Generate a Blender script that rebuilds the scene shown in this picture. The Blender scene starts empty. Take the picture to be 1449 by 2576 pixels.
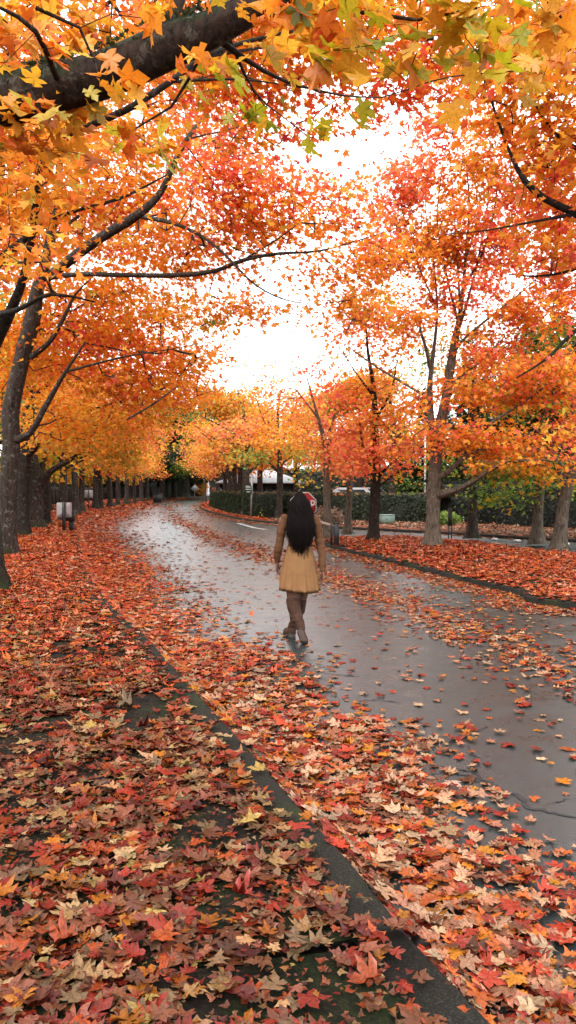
import bpy, math, random, time
import numpy as np
from mathutils import Vector
T0 = time.time()
rng = np.random.default_rng(7)
random.seed(7)
EXPOSURE = 1.28
ALB = 0.70   # base colours are set for this exposure
scene = bpy.context.scene
COL = scene.collection
PI = math.pi

# ------------------------------------------------------------------ camera
CAMH = 1.73; F = 2000.0; CX = 724.5; CY = 1288.0; PITCH = math.atan(62 / 2000.0)
cam = bpy.data.cameras.new('camera'); camo = bpy.data.objects.new('camera', cam); COL.objects.link(camo)
camo.location = (0, 0, CAMH); camo.rotation_euler = (PI / 2 - PITCH, 0, 0)
cam.sensor_fit = 'VERTICAL'; cam.sensor_height = 36; cam.lens = F / 2576 * 36
cam.clip_start = 0.05; cam.clip_end = 3000
scene.camera = camo
CA, SA = math.cos(PITCH), math.sin(PITCH)
def ray(px, py):
    u = (px - CX) / F; v = -(py - CY) / F
    return np.array([u, CA + v * SA, -SA + v * CA])
def P(px, py, d):
    r = ray(px, py); return np.array([0, 0, CAMH]) + r * (d / r[1])
def G(px, py, z=0.0):
    r = ray(px, py); t = (z - CAMH) / r[2]; return np.array([0, 0, CAMH]) + r * t

# ------------------------------------------------------------------ materials
def mat(name):
    m = bpy.data.materials.new(name); m.use_nodes = True
    nt = m.node_tree; nt.nodes.clear()
    out = nt.nodes.new('ShaderNodeOutputMaterial')
    return m, nt, out
def N(nt, t, **kw):
    n = nt.nodes.new(t)
    for k, v in kw.items():
        if k in n.inputs.keys(): n.inputs[k].default_value = v
        else: setattr(n, k, v)
    return n
def ramp(nt, stops):
    n = nt.nodes.new('ShaderNodeValToRGB'); e = n.color_ramp.elements
    while len(e) < len(stops): e.new(0.5)
    for i, (p, c) in enumerate(stops):
        e[i].position = p; e[i].color = (c[0] * ALB, c[1] * ALB, c[2] * ALB, 1) if not isinstance(c, (int, float)) else (c, c, c, 1)
    return n
def L(nt, a, ao, b, bi): nt.links.new(a.outputs[ao], b.inputs[bi])
def noise_mat(name, stops, scale=5, detail=6, rough=0.8, bump=0.0, stretch=(1, 1, 1), bscale=None, coord='Object', dist=0.0, metallic=0, spec=0.25):
    m, nt, out = mat(name)
    tc = N(nt, 'ShaderNodeTexCoord'); mp = N(nt, 'ShaderNodeMapping'); mp.inputs['Scale'].default_value = stretch
    L(nt, tc, coord, mp, 'Vector')
    nz = N(nt, 'ShaderNodeTexNoise', Scale=scale, Detail=detail, Roughness=0.6, Distortion=dist); L(nt, mp, 'Vector', nz, 'Vector')
    r = ramp(nt, stops); L(nt, nz, 'Fac', r, 'Fac')
    b = N(nt, 'ShaderNodeBsdfPrincipled', Roughness=rough, Metallic=metallic); b.inputs['Specular IOR Level'].default_value = spec
    L(nt, r, 'Color', b, 'Base Color'); L(nt, b, 'BSDF', out, 'Surface')
    if bump:
        n2 = N(nt, 'ShaderNodeTexNoise', Scale=bscale or scale * 3, Detail=6, Roughness=0.65); L(nt, mp, 'Vector', n2, 'Vector')
        bp = N(nt, 'ShaderNodeBump', Strength=bump, Distance=0.02); L(nt, n2, 'Fac', bp, 'Height'); L(nt, bp, 'Normal', b, 'Normal')
    return m
def leaf_mat(name, trans=0.45, gloss=0.05, rough=0.45, spots=0.0, veins=False):
    m, nt, out = mat(name)
    at = N(nt, 'ShaderNodeAttribute', attribute_name='tint')
    col = (at, 'Color')
    if spots:
        tc = N(nt, 'ShaderNodeTexCoord')
        nz = N(nt, 'ShaderNodeTexNoise', Scale=90, Detail=5, Roughness=0.7); L(nt, tc, 'Object', nz, 'Vector')
        r = ramp(nt, [(0.38, 0.45), (0.5, 0.95), (0.66, 1.25)]); L(nt, nz, 'Fac', r, 'Fac')
        mx = N(nt, 'ShaderNodeMix', data_type='RGBA', blend_type='MULTIPLY'); mx.inputs[0].default_value = spots
        L(nt, at, 'Color', mx, 6); L(nt, r, 'Color', mx, 7); col = (mx, 2)
    d = N(nt, 'ShaderNodeBsdfDiffuse'); t = N(nt, 'ShaderNodeBsdfTranslucent')
    nt.links.new(col[0].outputs[col[1]], d.inputs['Color']); nt.links.new(col[0].outputs[col[1]], t.inputs['Color'])
    ms = N(nt, 'ShaderNodeMixShader'); ms.inputs[0].default_value = trans
    L(nt, d, 0, ms, 1); L(nt, t, 0, ms, 2)
    g = N(nt, 'ShaderNodeBsdfGlossy', Roughness=rough); g.inputs['Color'].default_value = (1, 1, 1, 1)
    m2 = N(nt, 'ShaderNodeMixShader'); m2.inputs[0].default_value = gloss
    L(nt, ms, 0, m2, 1); L(nt, g, 0, m2, 2); L(nt, m2, 0, out, 'Surface')
    return m
def bark_mat(name, base, dark, lich, moss=0.3):
    m, nt, out = mat(name)
    tc = N(nt, 'ShaderNodeTexCoord'); mp = N(nt, 'ShaderNodeMapping'); mp.inputs['Scale'].default_value = (1, 1, 0.16)
    L(nt, tc, 'Object', mp, 'Vector')
    n1 = N(nt, 'ShaderNodeTexNoise', Scale=26, Detail=8, Roughness=0.7, Distortion=0.4); L(nt, mp, 'Vector', n1, 'Vector')
    r1 = ramp(nt, [(0.36, dark), (0.5, base), (0.68, tuple(min(1, c * 1.5) for c in base))]); L(nt, n1, 'Fac', r1, 'Fac')
    n2 = N(nt, 'ShaderNodeTexNoise', Scale=9, Detail=8, Roughness=0.75); L(nt, tc, 'Object', n2, 'Vector')
    r2 = ramp(nt, [(0.555, 0.0), (0.61, 0.85)]); L(nt, n2, 'Fac', r2, 'Fac')
    mx = N(nt, 'ShaderNodeMix', data_type='RGBA'); L(nt, r2, 'Color', mx, 0); L(nt, r1, 'Color', mx, 6); mx.inputs[7].default_value = (*[c * ALB for c in lich], 1)
    n3 = N(nt, 'ShaderNodeTexNoise', Scale=2.3, Detail=7, Roughness=0.7); L(nt, tc, 'Object', n3, 'Vector')
    ge = N(nt, 'ShaderNodeNewGeometry'); sx = N(nt, 'ShaderNodeSeparateXYZ'); L(nt, ge, 'Normal', sx, 'Vector')
    ad = N(nt, 'ShaderNodeMath', operation='MULTIPLY_ADD'); L(nt, sx, 'Z', ad, 0); ad.inputs[1].default_value = 0.16; L(nt, n3, 'Fac', ad, 2)
    r3 = ramp(nt, [(0.66 - moss * 0.3, 0.0), (0.74 - moss * 0.3, 0.9)]); L(nt, ad, 0, r3, 'Fac')
    m2 = N(nt, 'ShaderNodeMix', data_type='RGBA'); L(nt, r3, 'Color', m2, 0); L(nt, mx, 2, m2, 6); m2.inputs[7].default_value = (0.022, 0.03, 0.008, 1)
    b = N(nt, 'ShaderNodeBsdfPrincipled', Roughness=0.85); b.inputs['Specular IOR Level'].default_value = 0.15; L(nt, m2, 2, b, 'Base Color'); L(nt, b, 0, out, 'Surface')
    bp = N(nt, 'ShaderNodeBump', Strength=1.0, Distance=0.05); L(nt, n1, 'Fac', bp, 'Height'); L(nt, bp, 'Normal', b, 'Normal')
    return m
def plain(name, col, rough=0.6, metallic=0, spec=0.5, var=0.12, scale=12):
    a = tuple(c * (1 - var) for c in col); b = tuple(min(1, c * (1 + var)) for c in col)
    return noise_mat(name, [(0.35, a), (0.65, b)], scale=scale, rough=rough, metallic=metallic, spec=spec)

M = {}
M['leaf'] = leaf_mat('maple_leaf', 0.5, 0.02)
M['leaf_near'] = leaf_mat('maple_leaf_near', 0.5, 0.03, spots=0.35)
M['litter'] = leaf_mat('fallen_leaf', 0.10, 0.022, 0.3, spots=0.85)
M['litter_far'] = leaf_mat('fallen_leaf_far', 0.15, 0.03, 0.4)
M['bark'] = bark_mat('bark_brown', (0.060, 0.043, 0.032), (0.014, 0.010, 0.008), (0.20, 0.19, 0.165), 0.25)
M['bark_dark'] = bark_mat('bark_dark', (0.034, 0.025, 0.019), (0.009, 0.007, 0.005), (0.11, 0.10, 0.09), 0.3)
M['bark_pale'] = bark_mat('bark_pale', (0.17, 0.135, 0.10), (0.035, 0.025, 0.02), (0.26, 0.24, 0.20), 0.05)
M['bark_near'] = bark_mat('bark_near', (0.050, 0.028, 0.018), (0.010, 0.006, 0.004), (0.15, 0.12, 0.09), 0.38)
M['twig'] = plain('twig', (0.020, 0.013, 0.010), 0.8)
M['twig_grey'] = plain('twig_grey', (0.12, 0.10, 0.085), 0.8)

def asphalt():
    m, nt, out = mat('wet_asphalt')
    tc = N(nt, 'ShaderNodeTexCoord')
    n1 = N(nt, 'ShaderNodeTexNoise', Scale=0.35, Detail=6, Roughness=0.6); L(nt, tc, 'Object', n1, 'Vector')
    n2 = N(nt, 'ShaderNodeTexNoise', Scale=160, Detail=3, Roughness=0.7); L(nt, tc, 'Object', n2, 'Vector')
    n3 = N(nt, 'ShaderNodeTexNoise', Scale=3.0, Detail=8, Roughness=0.7); L(nt, tc, 'Object', n3, 'Vector')
    r1 = ramp(nt, [(0.3, (0.014, 0.025, 0.025)), (0.7, (0.026, 0.043, 0.041))]); L(nt, n1, 'Fac', r1, 'Fac')
    r2 = ramp(nt, [(0.35, 0.6), (0.62, 1.15), (0.75, 2.2)]); L(nt, n2, 'Fac', r2, 'Fac')
    mx = N(nt, 'ShaderNodeMix', data_type='RGBA', blend_type='MULTIPLY'); mx.inputs[0].default_value = 1
    L(nt, r1, 'Color', mx, 6); L(nt, r2, 'Color', mx, 7)
    b = N(nt, 'ShaderNodeBsdfPrincipled'); b.inputs['Specular IOR Level'].default_value = 0.62
    L(nt, mx, 2, b, 'Base Color')
    rr = ramp(nt, [(0.35, 0.24), (0.62, 0.39)]); L(nt, n3, 'Fac', rr, 'Fac'); L(nt, rr, 'Color', b, 'Roughness')
    bp = N(nt, 'ShaderNodeBump', Strength=0.13, Distance=0.004); L(nt, n2, 'Fac', bp, 'Height'); L(nt, bp, 'Normal', b, 'Normal')
    L(nt, b, 0, out, 'Surface')
    return m
M['asphalt'] = asphalt()
def soil():
    m, nt, out = mat('verge_soil')
    tc = N(nt, 'ShaderNodeTexCoord')
    n1 = N(nt, 'ShaderNodeTexNoise', Scale=1.1, Detail=8, Roughness=0.7); L(nt, tc, 'Object', n1, 'Vector')
    n2 = N(nt, 'ShaderNodeTexNoise', Scale=34, Detail=9, Roughness=0.8); L(nt, tc, 'Object', n2, 'Vector')
    rs = ramp(nt, [(0.38, (0.006, 0.0045, 0.003)), (0.55, (0.024, 0.016, 0.010)), (0.7, (0.07, 0.038, 0.022))]); L(nt, n2, 'Fac', rs, 'Fac')
    rm = ramp(nt, [(0.38, (0.006, 0.009, 0.002)), (0.52, (0.020, 0.028, 0.007)), (0.7, (0.045, 0.055, 0.012))]); L(nt, n2, 'Fac', rm, 'Fac')
    k = ramp(nt, [(0.48, 0.0), (0.56, 1.0)]); L(nt, n1, 'Fac', k, 'Fac')
    mx = N(nt, 'ShaderNodeMix', data_type='RGBA'); L(nt, k, 'Color', mx, 0); L(nt, rs, 'Color', mx, 6); L(nt, rm, 'Color', mx, 7)
    b = N(nt, 'ShaderNodeBsdfPrincipled', Roughness=0.9); b.inputs['Specular IOR Level'].default_value = 0.15; L(nt, mx, 2, b, 'Base Color'); L(nt, b, 0, out, 'Surface')
    bp = N(nt, 'ShaderNodeBump', Strength=0.8, Distance=0.03); L(nt, n2, 'Fac', bp, 'Height'); L(nt, bp, 'Normal', b, 'Normal')
    return m
M['soil'] = soil()
def carpet():   # soil under an old mat of trodden leaves: what the far verge is made of
    m, nt, out = mat('leaf_mat_soil')
    tc = N(nt, 'ShaderNodeTexCoord')
    v = N(nt, 'ShaderNodeTexVoronoi', Scale=11); L(nt, tc, 'Object', v, 'Vector')
    sx = N(nt, 'ShaderNodeSeparateColor'); L(nt, v, 'Color', sx, 0)
    r = ramp(nt, [(0.0, (0.10, 0.03, 0.015)), (0.2, (0.30, 0.06, 0.025)), (0.5, (0.48, 0.10, 0.035)), (0.8, (0.42, 0.17, 0.08)), (1.0, (0.07, 0.03, 0.02))]); L(nt, sx, 0, r, 'Fac')
    b = N(nt, 'ShaderNodeBsdfPrincipled', Roughness=0.8); b.inputs['Specular IOR Level'].default_value = 0.15; L(nt, r, 'Color', b, 'Base Color'); L(nt, b, 0, out, 'Surface')
    n2 = N(nt, 'ShaderNodeTexNoise', Scale=18, Detail=5); L(nt, tc, 'Object', n2, 'Vector')
    bp = N(nt, 'ShaderNodeBump', Strength=1.0, Distance=0.05); L(nt, n2, 'Fac', bp, 'Height'); L(nt, bp, 'Normal', b, 'Normal')
    return m
M['carpet'] = carpet()
def kerbm():
    m, nt, out = mat('kerb_concrete')
    tc = N(nt, 'ShaderNodeTexCoord')
    n1 = N(nt, 'ShaderNodeTexNoise', Scale=120, Detail=4, Roughness=0.7); L(nt, tc, 'Object', n1, 'Vector')
    n2 = N(nt, 'ShaderNodeTexNoise', Scale=1.6, Detail=8, Roughness=0.7); L(nt, tc, 'Object', n2, 'Vector')
    r1 = ramp(nt, [(0.35, (0.011, 0.010, 0.0075)), (0.58, (0.026, 0.0235, 0.018)), (0.70, (0.085, 0.077, 0.06))]); L(nt, n1, 'Fac', r1, 'Fac')
    k = ramp(nt, [(0.55, 0.0), (0.64, 0.85)]); L(nt, n2, 'Fac', k, 'Fac')
    mx = N(nt, 'ShaderNodeMix', data_type='RGBA'); L(nt, k, 'Color', mx, 0); L(nt, r1, 'Color', mx, 6); mx.inputs[7].default_value = (0.018, 0.026, 0.006, 1)
    b = N(nt, 'ShaderNodeBsdfPrincipled', Roughness=0.8); b.inputs['Specular IOR Level'].default_value = 0.1; L(nt, mx, 2, b, 'Base Color'); L(nt, b, 0, out, 'Surface')
    bp = N(nt, 'ShaderNodeBump', Strength=0.5, Distance=0.006); L(nt, n1, 'Fac', bp, 'Height'); L(nt, bp, 'Normal', b, 'Normal')
    return m
M['kerb'] = kerbm()

# ------------------------------------------------------------------ mesh helpers
def mesh_obj(name, V, Fs, material, parent=None, origin=(0, 0, 0), tint=None, smooth=False):
    """Fs: (n,k) array or list of such arrays"""
    V = np.asarray(V, np.float32) - np.asarray(origin, np.float32)
    if not isinstance(Fs, list) or isinstance(Fs[0], tuple): Fs = [np.array(Fs)]
    Fs = [np.asarray(f, np.int32) for f in Fs if len(f)]
    me = bpy.data.meshes.new(name)
    me.vertices.add(len(V)); me.vertices.foreach_set('co', V.ravel())
    loops = np.concatenate([f.ravel() for f in Fs]); tot = np.concatenate([np.full(len(f), f.shape[1], np.int32) for f in Fs])
    st = np.concatenate([[0], np.cumsum(tot)[:-1]]).astype(np.int32)
    me.loops.add(len(loops)); me.loops.foreach_set('vertex_index', loops.astype(np.int32))
    me.polygons.add(len(tot)); me.polygons.foreach_set('loop_start', st); me.polygons.foreach_set('loop_total', tot)
    if smooth: me.polygons.foreach_set('use_smooth', np.ones(len(tot), bool))
    if tint is not None:
        a = me.attributes.new('tint', 'FLOAT_COLOR', 'FACE')
        c = np.ones((len(tot), 4), np.float32); c[:, :3] = tint; a.data.foreach_set('color', c.ravel())
    me.update(calc_edges=True)
    if material: me.materials.append(material)
    o = bpy.data.objects.new(name, me); COL.objects.link(o)
    if parent is not None: o.parent = parent
    else: o.location = origin
    return o
def tag(o, label=None, cat=None, group=None, kind=None):
    if label: o['label'] = label
    if cat: o['category'] = cat
    if group: o['group'] = group
    if kind: o['kind'] = kind
    return o
def empty(name, loc, rz=0):
    o = bpy.data.objects.new(name, None); COL.objects.link(o); o.location = tuple(float(x) for x in loc); o.rotation_euler[2] = rz
    o.empty_display_size = 0.1
    return o
class MB:
    def __init__(s): s.V = []; s.F4 = []; s.F3 = []; s.n = 0
    def add(s, V, F4=None, F3=None):
        V = np.asarray(V, float)
        if F4 is not None and len(F4): s.F4.append(np.asarray(F4) + s.n)
        if F3 is not None and len(F3): s.F3.append(np.asarray(F3) + s.n)
        s.V.append(V); s.n += len(V)
    def box(s, c, size, rz=0.0, rx=0.0, ry=0.0, bev=0.0):
        x, y, z = [v / 2 for v in size]
        if bev > 0:
            b = bev; pts = []; 
            ring = [(x - b, -y), (x, -y + b), (x, y - b), (x - b, y), (-x + b, y), (-x, y - b), (-x, -y + b), (-x + b, -y)]
            sc = [((x - b) / x, -z), (1, -z + b), (1, z - b), ((x - b) / x, z)]
            for k, zz in ((0, -z), (1, -z + b), (1, z - b), (0, z)):
                for (a, c2) in ring:
                    if k: pts.append((a, c2, zz))
                    else: pts.append((a - math.copysign(b, a) * 0.9, c2 - math.copysign(b, c2) * 0.9, zz))
            V = np.array(pts); Q = []
            for r in range(3):
                for i in range(8): Q.append((r * 8 + i, r * 8 + (i + 1) % 8, r * 8 + 8 + (i + 1) % 8, r * 8 + 8 + i))
            Tn = [(0, i + 1, i) for i in range(1, 7)] + [(24, 24 + i, 25 + i) for i in range(1, 7)]
        else:
            V = np.array([(-x, -y, -z), (x, -y, -z), (x, y, -z), (-x, y, -z), (-x, -y, z), (x, -y, z), (x, y, z), (-x, y, z)])
            Q = [(0, 3, 2, 1), (4, 5, 6, 7), (0, 1, 5, 4), (1, 2, 6, 5), (2, 3, 7, 6), (3, 0, 4, 7)]; Tn = []
        from mathutils import Euler
        R = np.array(Euler((rx, ry, rz)).to_matrix())
        s.add(V @ R.T + np.asarray(c, float), Q, Tn); return s
    def tube(s, pts, rad, n=8, cap=True, ell=None, noise=0.0, flat=None):
        pts = np.asarray(pts, float); rad = np.broadcast_to(np.asarray(rad, float), (len(pts),)) if np.ndim(rad) == 0 else np.asarray(rad, float)
        tan = np.gradient(pts, axis=0); tan /= np.linalg.norm(tan, axis=1)[:, None] + 1e-9
        up = np.array([0, 0, 1.0]) if abs(tan[0][2]) < 0.9 else np.array([0, 1.0, 0])
        a = np.cross(tan[0], up); a /= np.linalg.norm(a)
        V = []
        ang = np.arange(n) * 2 * PI / n
        for i in range(len(pts)):
            a = a - tan[i] * a.dot(tan[i]); a /= np.linalg.norm(a) + 1e-9; b = np.cross(tan[i], a)
            rr = rad[i] * (1 + noise * rng.normal(size=n)) if noise else np.full(n, rad[i])
            V.append(pts[i] + (np.cos(ang) * rr)[:, None] * a + (np.sin(ang) * rr)[:, None] * b)
        V = np.concatenate(V); Q = []
        for i in range(len(pts) - 1):
            for k in range(n): Q.append((i * n + k, i * n + (k + 1) % n, (i + 1) * n + (k + 1) % n, (i + 1) * n + k))
        Tn = []
        if cap:
            V = np.concatenate([V, [pts[0], pts[-1]]]); c0 = len(V) - 2
            for k in range(n): Tn.append((c0, (k + 1) % n, k)); Tn.append((c0 + 1, (len(pts) - 1) * n + k, (len(pts) - 1) * n + (k + 1) % n))
        s.add(V, Q, Tn); return s
    def prism(s, poly, axis_o, ux, uy, uz, th):
        """extrude 2D polygon (list) lying in plane axis_o+x*ux+y*uy by th along uz"""
        n = len(poly); ux, uy, uz, o = [np.asarray(v, float) for v in (ux, uy, uz, axis_o)]
        A = np.array([o + x * ux + y * uy for x, y in poly]); B = A + uz * th
        ca, cb = A.mean(0), B.mean(0)
        V = np.concatenate([A, B, [ca, cb]])
        Q = [(i, (i + 1) % n, n + (i + 1) % n, n + i) for i in range(n)]
        Tn = [(2 * n, (i + 1) % n, i) for i in range(n)] + [(2 * n + 1, n + i, n + (i + 1) % n) for i in range(n)]
        s.add(V, Q, Tn); return s
    def build(s, name, m, parent=None, origin=(0, 0, 0), smooth=False):
        V = np.concatenate(s.V); Fs = []
        if s.F4: Fs.append(np.concatenate(s.F4))
        if s.F3: Fs.append(np.concatenate(s.F3))
        return mesh_obj(name, V, Fs, m, parent, origin, smooth=smooth)
def catmull(pts, seg=0.3):
    pts = np.asarray(pts, float)
    if len(pts) < 3:
        n = max(2, int(np.linalg.norm(pts[1][:3] - pts[0][:3]) / seg) + 1); t = np.linspace(0, 1, n)[:, None]; return pts[0] * (1 - t) + pts[1] * t
    Pp = np.vstack([2 * pts[0] - pts[1], pts, 2 * pts[-1] - pts[-2]]); out = []
    for i in range(1, len(Pp) - 2):
        a, b, c, d = Pp[i - 1], Pp[i], Pp[i + 1], Pp[i + 2]
        n = max(1, int(np.ceil(np.linalg.norm((c - b)[:3]) / seg)))
        for k in range(n):
            t = k / n
            out.append(0.5 * (2 * b + (c - a) * t + (2 * a - 5 * b + 4 * c - d) * t * t + (3 * b - a - 3 * c + d) * t ** 3))
    out.append(pts[-1]); return np.array(out)
def snoise(p, f=1.0, seed=0):
    """smooth 3D noise -1..1 from sines"""
    r = np.random.default_rng(seed); v = np.zeros(len(p))
    for k in range(7):
        w = r.normal(size=p.shape[1]); w *= f * (0.7 + 0.5 * k) / np.linalg.norm(w); v += np.sin(p @ w * 2.2 + r.uniform(0, 6.28)) / (1 + 0.35 * k)
    return v / 2.6

# ------------------------------------------------------------------ leaves
HALF_HI = [(0.05, 0.0), (0.22, -0.07), (0.50, 0.03), (0.37, 0.12), (0.25, 0.21), (0.44, 0.30), (0.60, 0.52), (0.43, 0.52), (0.31, 0.58), (0.16, 0.50), (0.24, 0.70), (0.13, 0.78)]
HALF_MID = [(0.12, -0.04), (0.50, 0.05), (0.26, 0.22), (0.58, 0.52), (0.17, 0.52)]
def outline(half, tip): return np.array([(x, y) for x, y in half] + [tip] + [(-x, y) for x, y in half[::-1]])
OUT = {'hi': outline(HALF_HI, (0, 1.04)), 'mid': outline(HALF_MID, (0, 1.0)), 'lo': np.array([(0.1, 0.0), (0.55, 0.30), (0.2, 0.45), (0, 1.0), (-0.3, 0.5), (-0.5, 0.25)])}
def leaves_geo(pos, nrm, tip, size, lod='mid', curl=0.25, r=rng):
    """pos: leaf base (n,3); nrm: blade normal; tip: direction base->tip; size (n,). tri fans round a vein point"""
    O = OUT[lod]; k = len(O); n = len(pos)
    tip = tip - nrm * np.sum(tip * nrm, axis=1)[:, None]; tip /= np.linalg.norm(tip, axis=1)[:, None] + 1e-9
    sd = np.cross(tip, nrm)
    P2 = np.vstack([O, [[0, 0.34]]])
    x = P2[:, 0][None, :] * r.uniform(0.68, 1.18, (n, 1)); y = P2[:, 1][None, :] * r.uniform(0.85, 1.1, (n, 1)) + 0 * x
    if lod == 'hi': 
        x = x * (1 + np.sign(x) * r.normal(0, .10, (n, 1))); j = r.normal(0, 0.028, (n, k + 1)); x = x + j; y = y + r.normal(0, 0.028, (n, k + 1))
    a = r.normal(0, curl, (n, 1)) ; b = r.normal(curl * 0.3, curl, (n, 1)); c = r.normal(0, curl * 0.7, (n, 1))
    z = a * (x ** 2) * 1.6 + b * (y - 0.35) ** 2 * 1.2 + c * x * (y - 0.3) * 1.5 + np.abs(x) * r.normal(0.12, curl * 0.6, (n, 1))
    if lod == 'hi': z = z + r.normal(0, 0.03 * (curl > 0.2) + 0.012, (n, k + 1))
    s = size[:, None, None]
    V = pos[:, None, :] + s * (x[..., None] * sd[:, None, :] + y[..., None] * tip[:, None, :] + z[..., None] * nrm[:, None, :])
    idx = np.arange(k); Ft = np.stack([np.full(k, k), idx, (idx + 1) % k], 1)
    Fc = (Ft[None] + (np.arange(n) * (k + 1))[:, None, None]).reshape(-1, 3)
    return V.reshape(-1, 3), Fc, k
PAL = {
 'orange': [((0.927, 0.321, 0.034), 5), ((0.948, 0.438, 0.042), 4), ((0.906, 0.218, 0.029), 3), ((0.875, 0.555, 0.063), 1), ((0.772, 0.146, 0.042), 0.7)],
 'amber': [((0.946, 0.363, 0.031), 4), ((0.924, 0.462, 0.046), 3), ((0.946, 0.264, 0.024), 3), ((0.578, 0.440, 0.046), 0.5)],
 'redor': [((0.927, 0.207, 0.054), 5), ((0.886, 0.138, 0.068), 4), ((0.927, 0.317, 0.054), 3), ((0.772, 0.083, 0.081), 1)],
 'red': [((0.906, 0.177, 0.077), 4), ((0.875, 0.125, 0.067), 3), ((0.948, 0.284, 0.058), 4), ((0.927, 0.390, 0.115), 1)],
 'coral': [((0.948, 0.286, 0.108), 4), ((0.927, 0.370, 0.090), 3), ((0.948, 0.470, 0.090), 3), ((0.875, 0.168, 0.108), 2)],
 'olive': [((0.60, 0.36, 0.03), 4), ((0.42, 0.34, 0.03), 3), ((0.80, 0.36, 0.03), 3), ((0.25, 0.28, 0.03), 2)],
 'green': [((0.22, 0.33, 0.05), 4), ((0.15, 0.26, 0.04), 4), ((0.40, 0.42, 0.06), 2), ((0.10, 0.18, 0.03), 2)],
 'lime': [((0.46, 0.38, 0.015), 4), ((0.38, 0.34, 0.015), 3), ((0.62, 0.42, 0.02), 3), ((0.26, 0.28, 0.02), 1.5), ((0.75, 0.36, 0.02), 1)],
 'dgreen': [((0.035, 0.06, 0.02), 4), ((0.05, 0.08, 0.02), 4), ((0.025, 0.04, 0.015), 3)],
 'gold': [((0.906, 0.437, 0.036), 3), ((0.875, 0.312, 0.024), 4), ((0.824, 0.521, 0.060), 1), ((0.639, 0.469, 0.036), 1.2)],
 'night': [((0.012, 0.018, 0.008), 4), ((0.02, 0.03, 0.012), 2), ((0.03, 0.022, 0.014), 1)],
 'litter': [((0.66, 0.34, 0.14), 2.4), ((0.86, 0.52, 0.24), 1.2), ((0.44, 0.045, 0.022), 4), ((0.62, 0.11, 0.03), 4), ((0.28, 0.09, 0.04), 4), ((0.48, 0.15, 0.08), 4.5), ((0.20, 0.035, 0.025), 2), ((0.70, 0.22, 0.03), 1.5), ((0.35, 0.20, 0.10), 3), ((0.68, 0.44, 0.12), 0.5)],
 'litter_gutter': [((0.75, 0.40, 0.22), 4), ((0.62, 0.07, 0.03), 4), ((0.76, 0.17, 0.035), 4), ((0.40, 0.05, 0.03), 2), ((0.70, 0.28, 0.15), 4), ((0.82, 0.28, 0.03), 1.6), ((0.78, 0.50, 0.30), 2), ((0.32, 0.12, 0.06), 1.5)],
 'litter_red': [((0.72, 0.13, 0.05), 4), ((0.62, 0.08, 0.035), 4), ((0.78, 0.24, 0.10), 3), ((0.75, 0.38, 0.22), 2.2), ((0.30, 0.05, 0.025), 2), ((0.75, 0.18, 0.03), 3)],
 'litter_dry': [((0.50, 0.30, 0.18), 4), ((0.35, 0.18, 0.10), 4), ((0.45, 0.14, 0.07), 3), ((0.62, 0.45, 0.30), 2)],
}
def pick(pal, n, r=rng, var=0.14):
    c = np.array([p[0] for p in PAL[pal]]); w = np.array([p[1] for p in PAL[pal]], float); w /= w.sum()
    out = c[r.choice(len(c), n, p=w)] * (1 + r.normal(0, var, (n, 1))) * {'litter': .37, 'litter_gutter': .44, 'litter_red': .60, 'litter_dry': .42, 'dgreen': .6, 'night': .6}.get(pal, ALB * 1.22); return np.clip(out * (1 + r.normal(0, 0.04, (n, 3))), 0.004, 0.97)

# ------------------------------------------------------------------ tree builder
def frustums(p0, p1, r0, r1, n=4):
    d = p1 - p0; ln = np.linalg.norm(d, axis=1)[:, None] + 1e-9; d = d / ln
    ref = np.where(np.abs(d[:, 2:3]) < 0.9, np.array([[0, 0, 1.0]]), np.array([[1.0, 0, 0]]))
    a = np.cross(d, ref); a /= np.linalg.norm(a, axis=1)[:, None] + 1e-9; b = np.cross(d, a)
    ang = np.arange(n) * 2 * PI / n; off = np.cos(ang)[None, :, None] * a[:, None] + np.sin(ang)[None, :, None] * b[:, None]
    V = np.concatenate([p0[:, None] + off * r0[:, None, None], p1[:, None] + off * r1[:, None, None]], 1)
    i = np.arange(n); Q = np.stack([i, (i + 1) % n, (i + 1) % n + n, i + n], 1)
    Fq = (Q[None] + (np.arange(len(p0)) * 2 * n)[:, None, None]).reshape(-1, 4)
    return V.reshape(-1, 3), Fq
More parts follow.
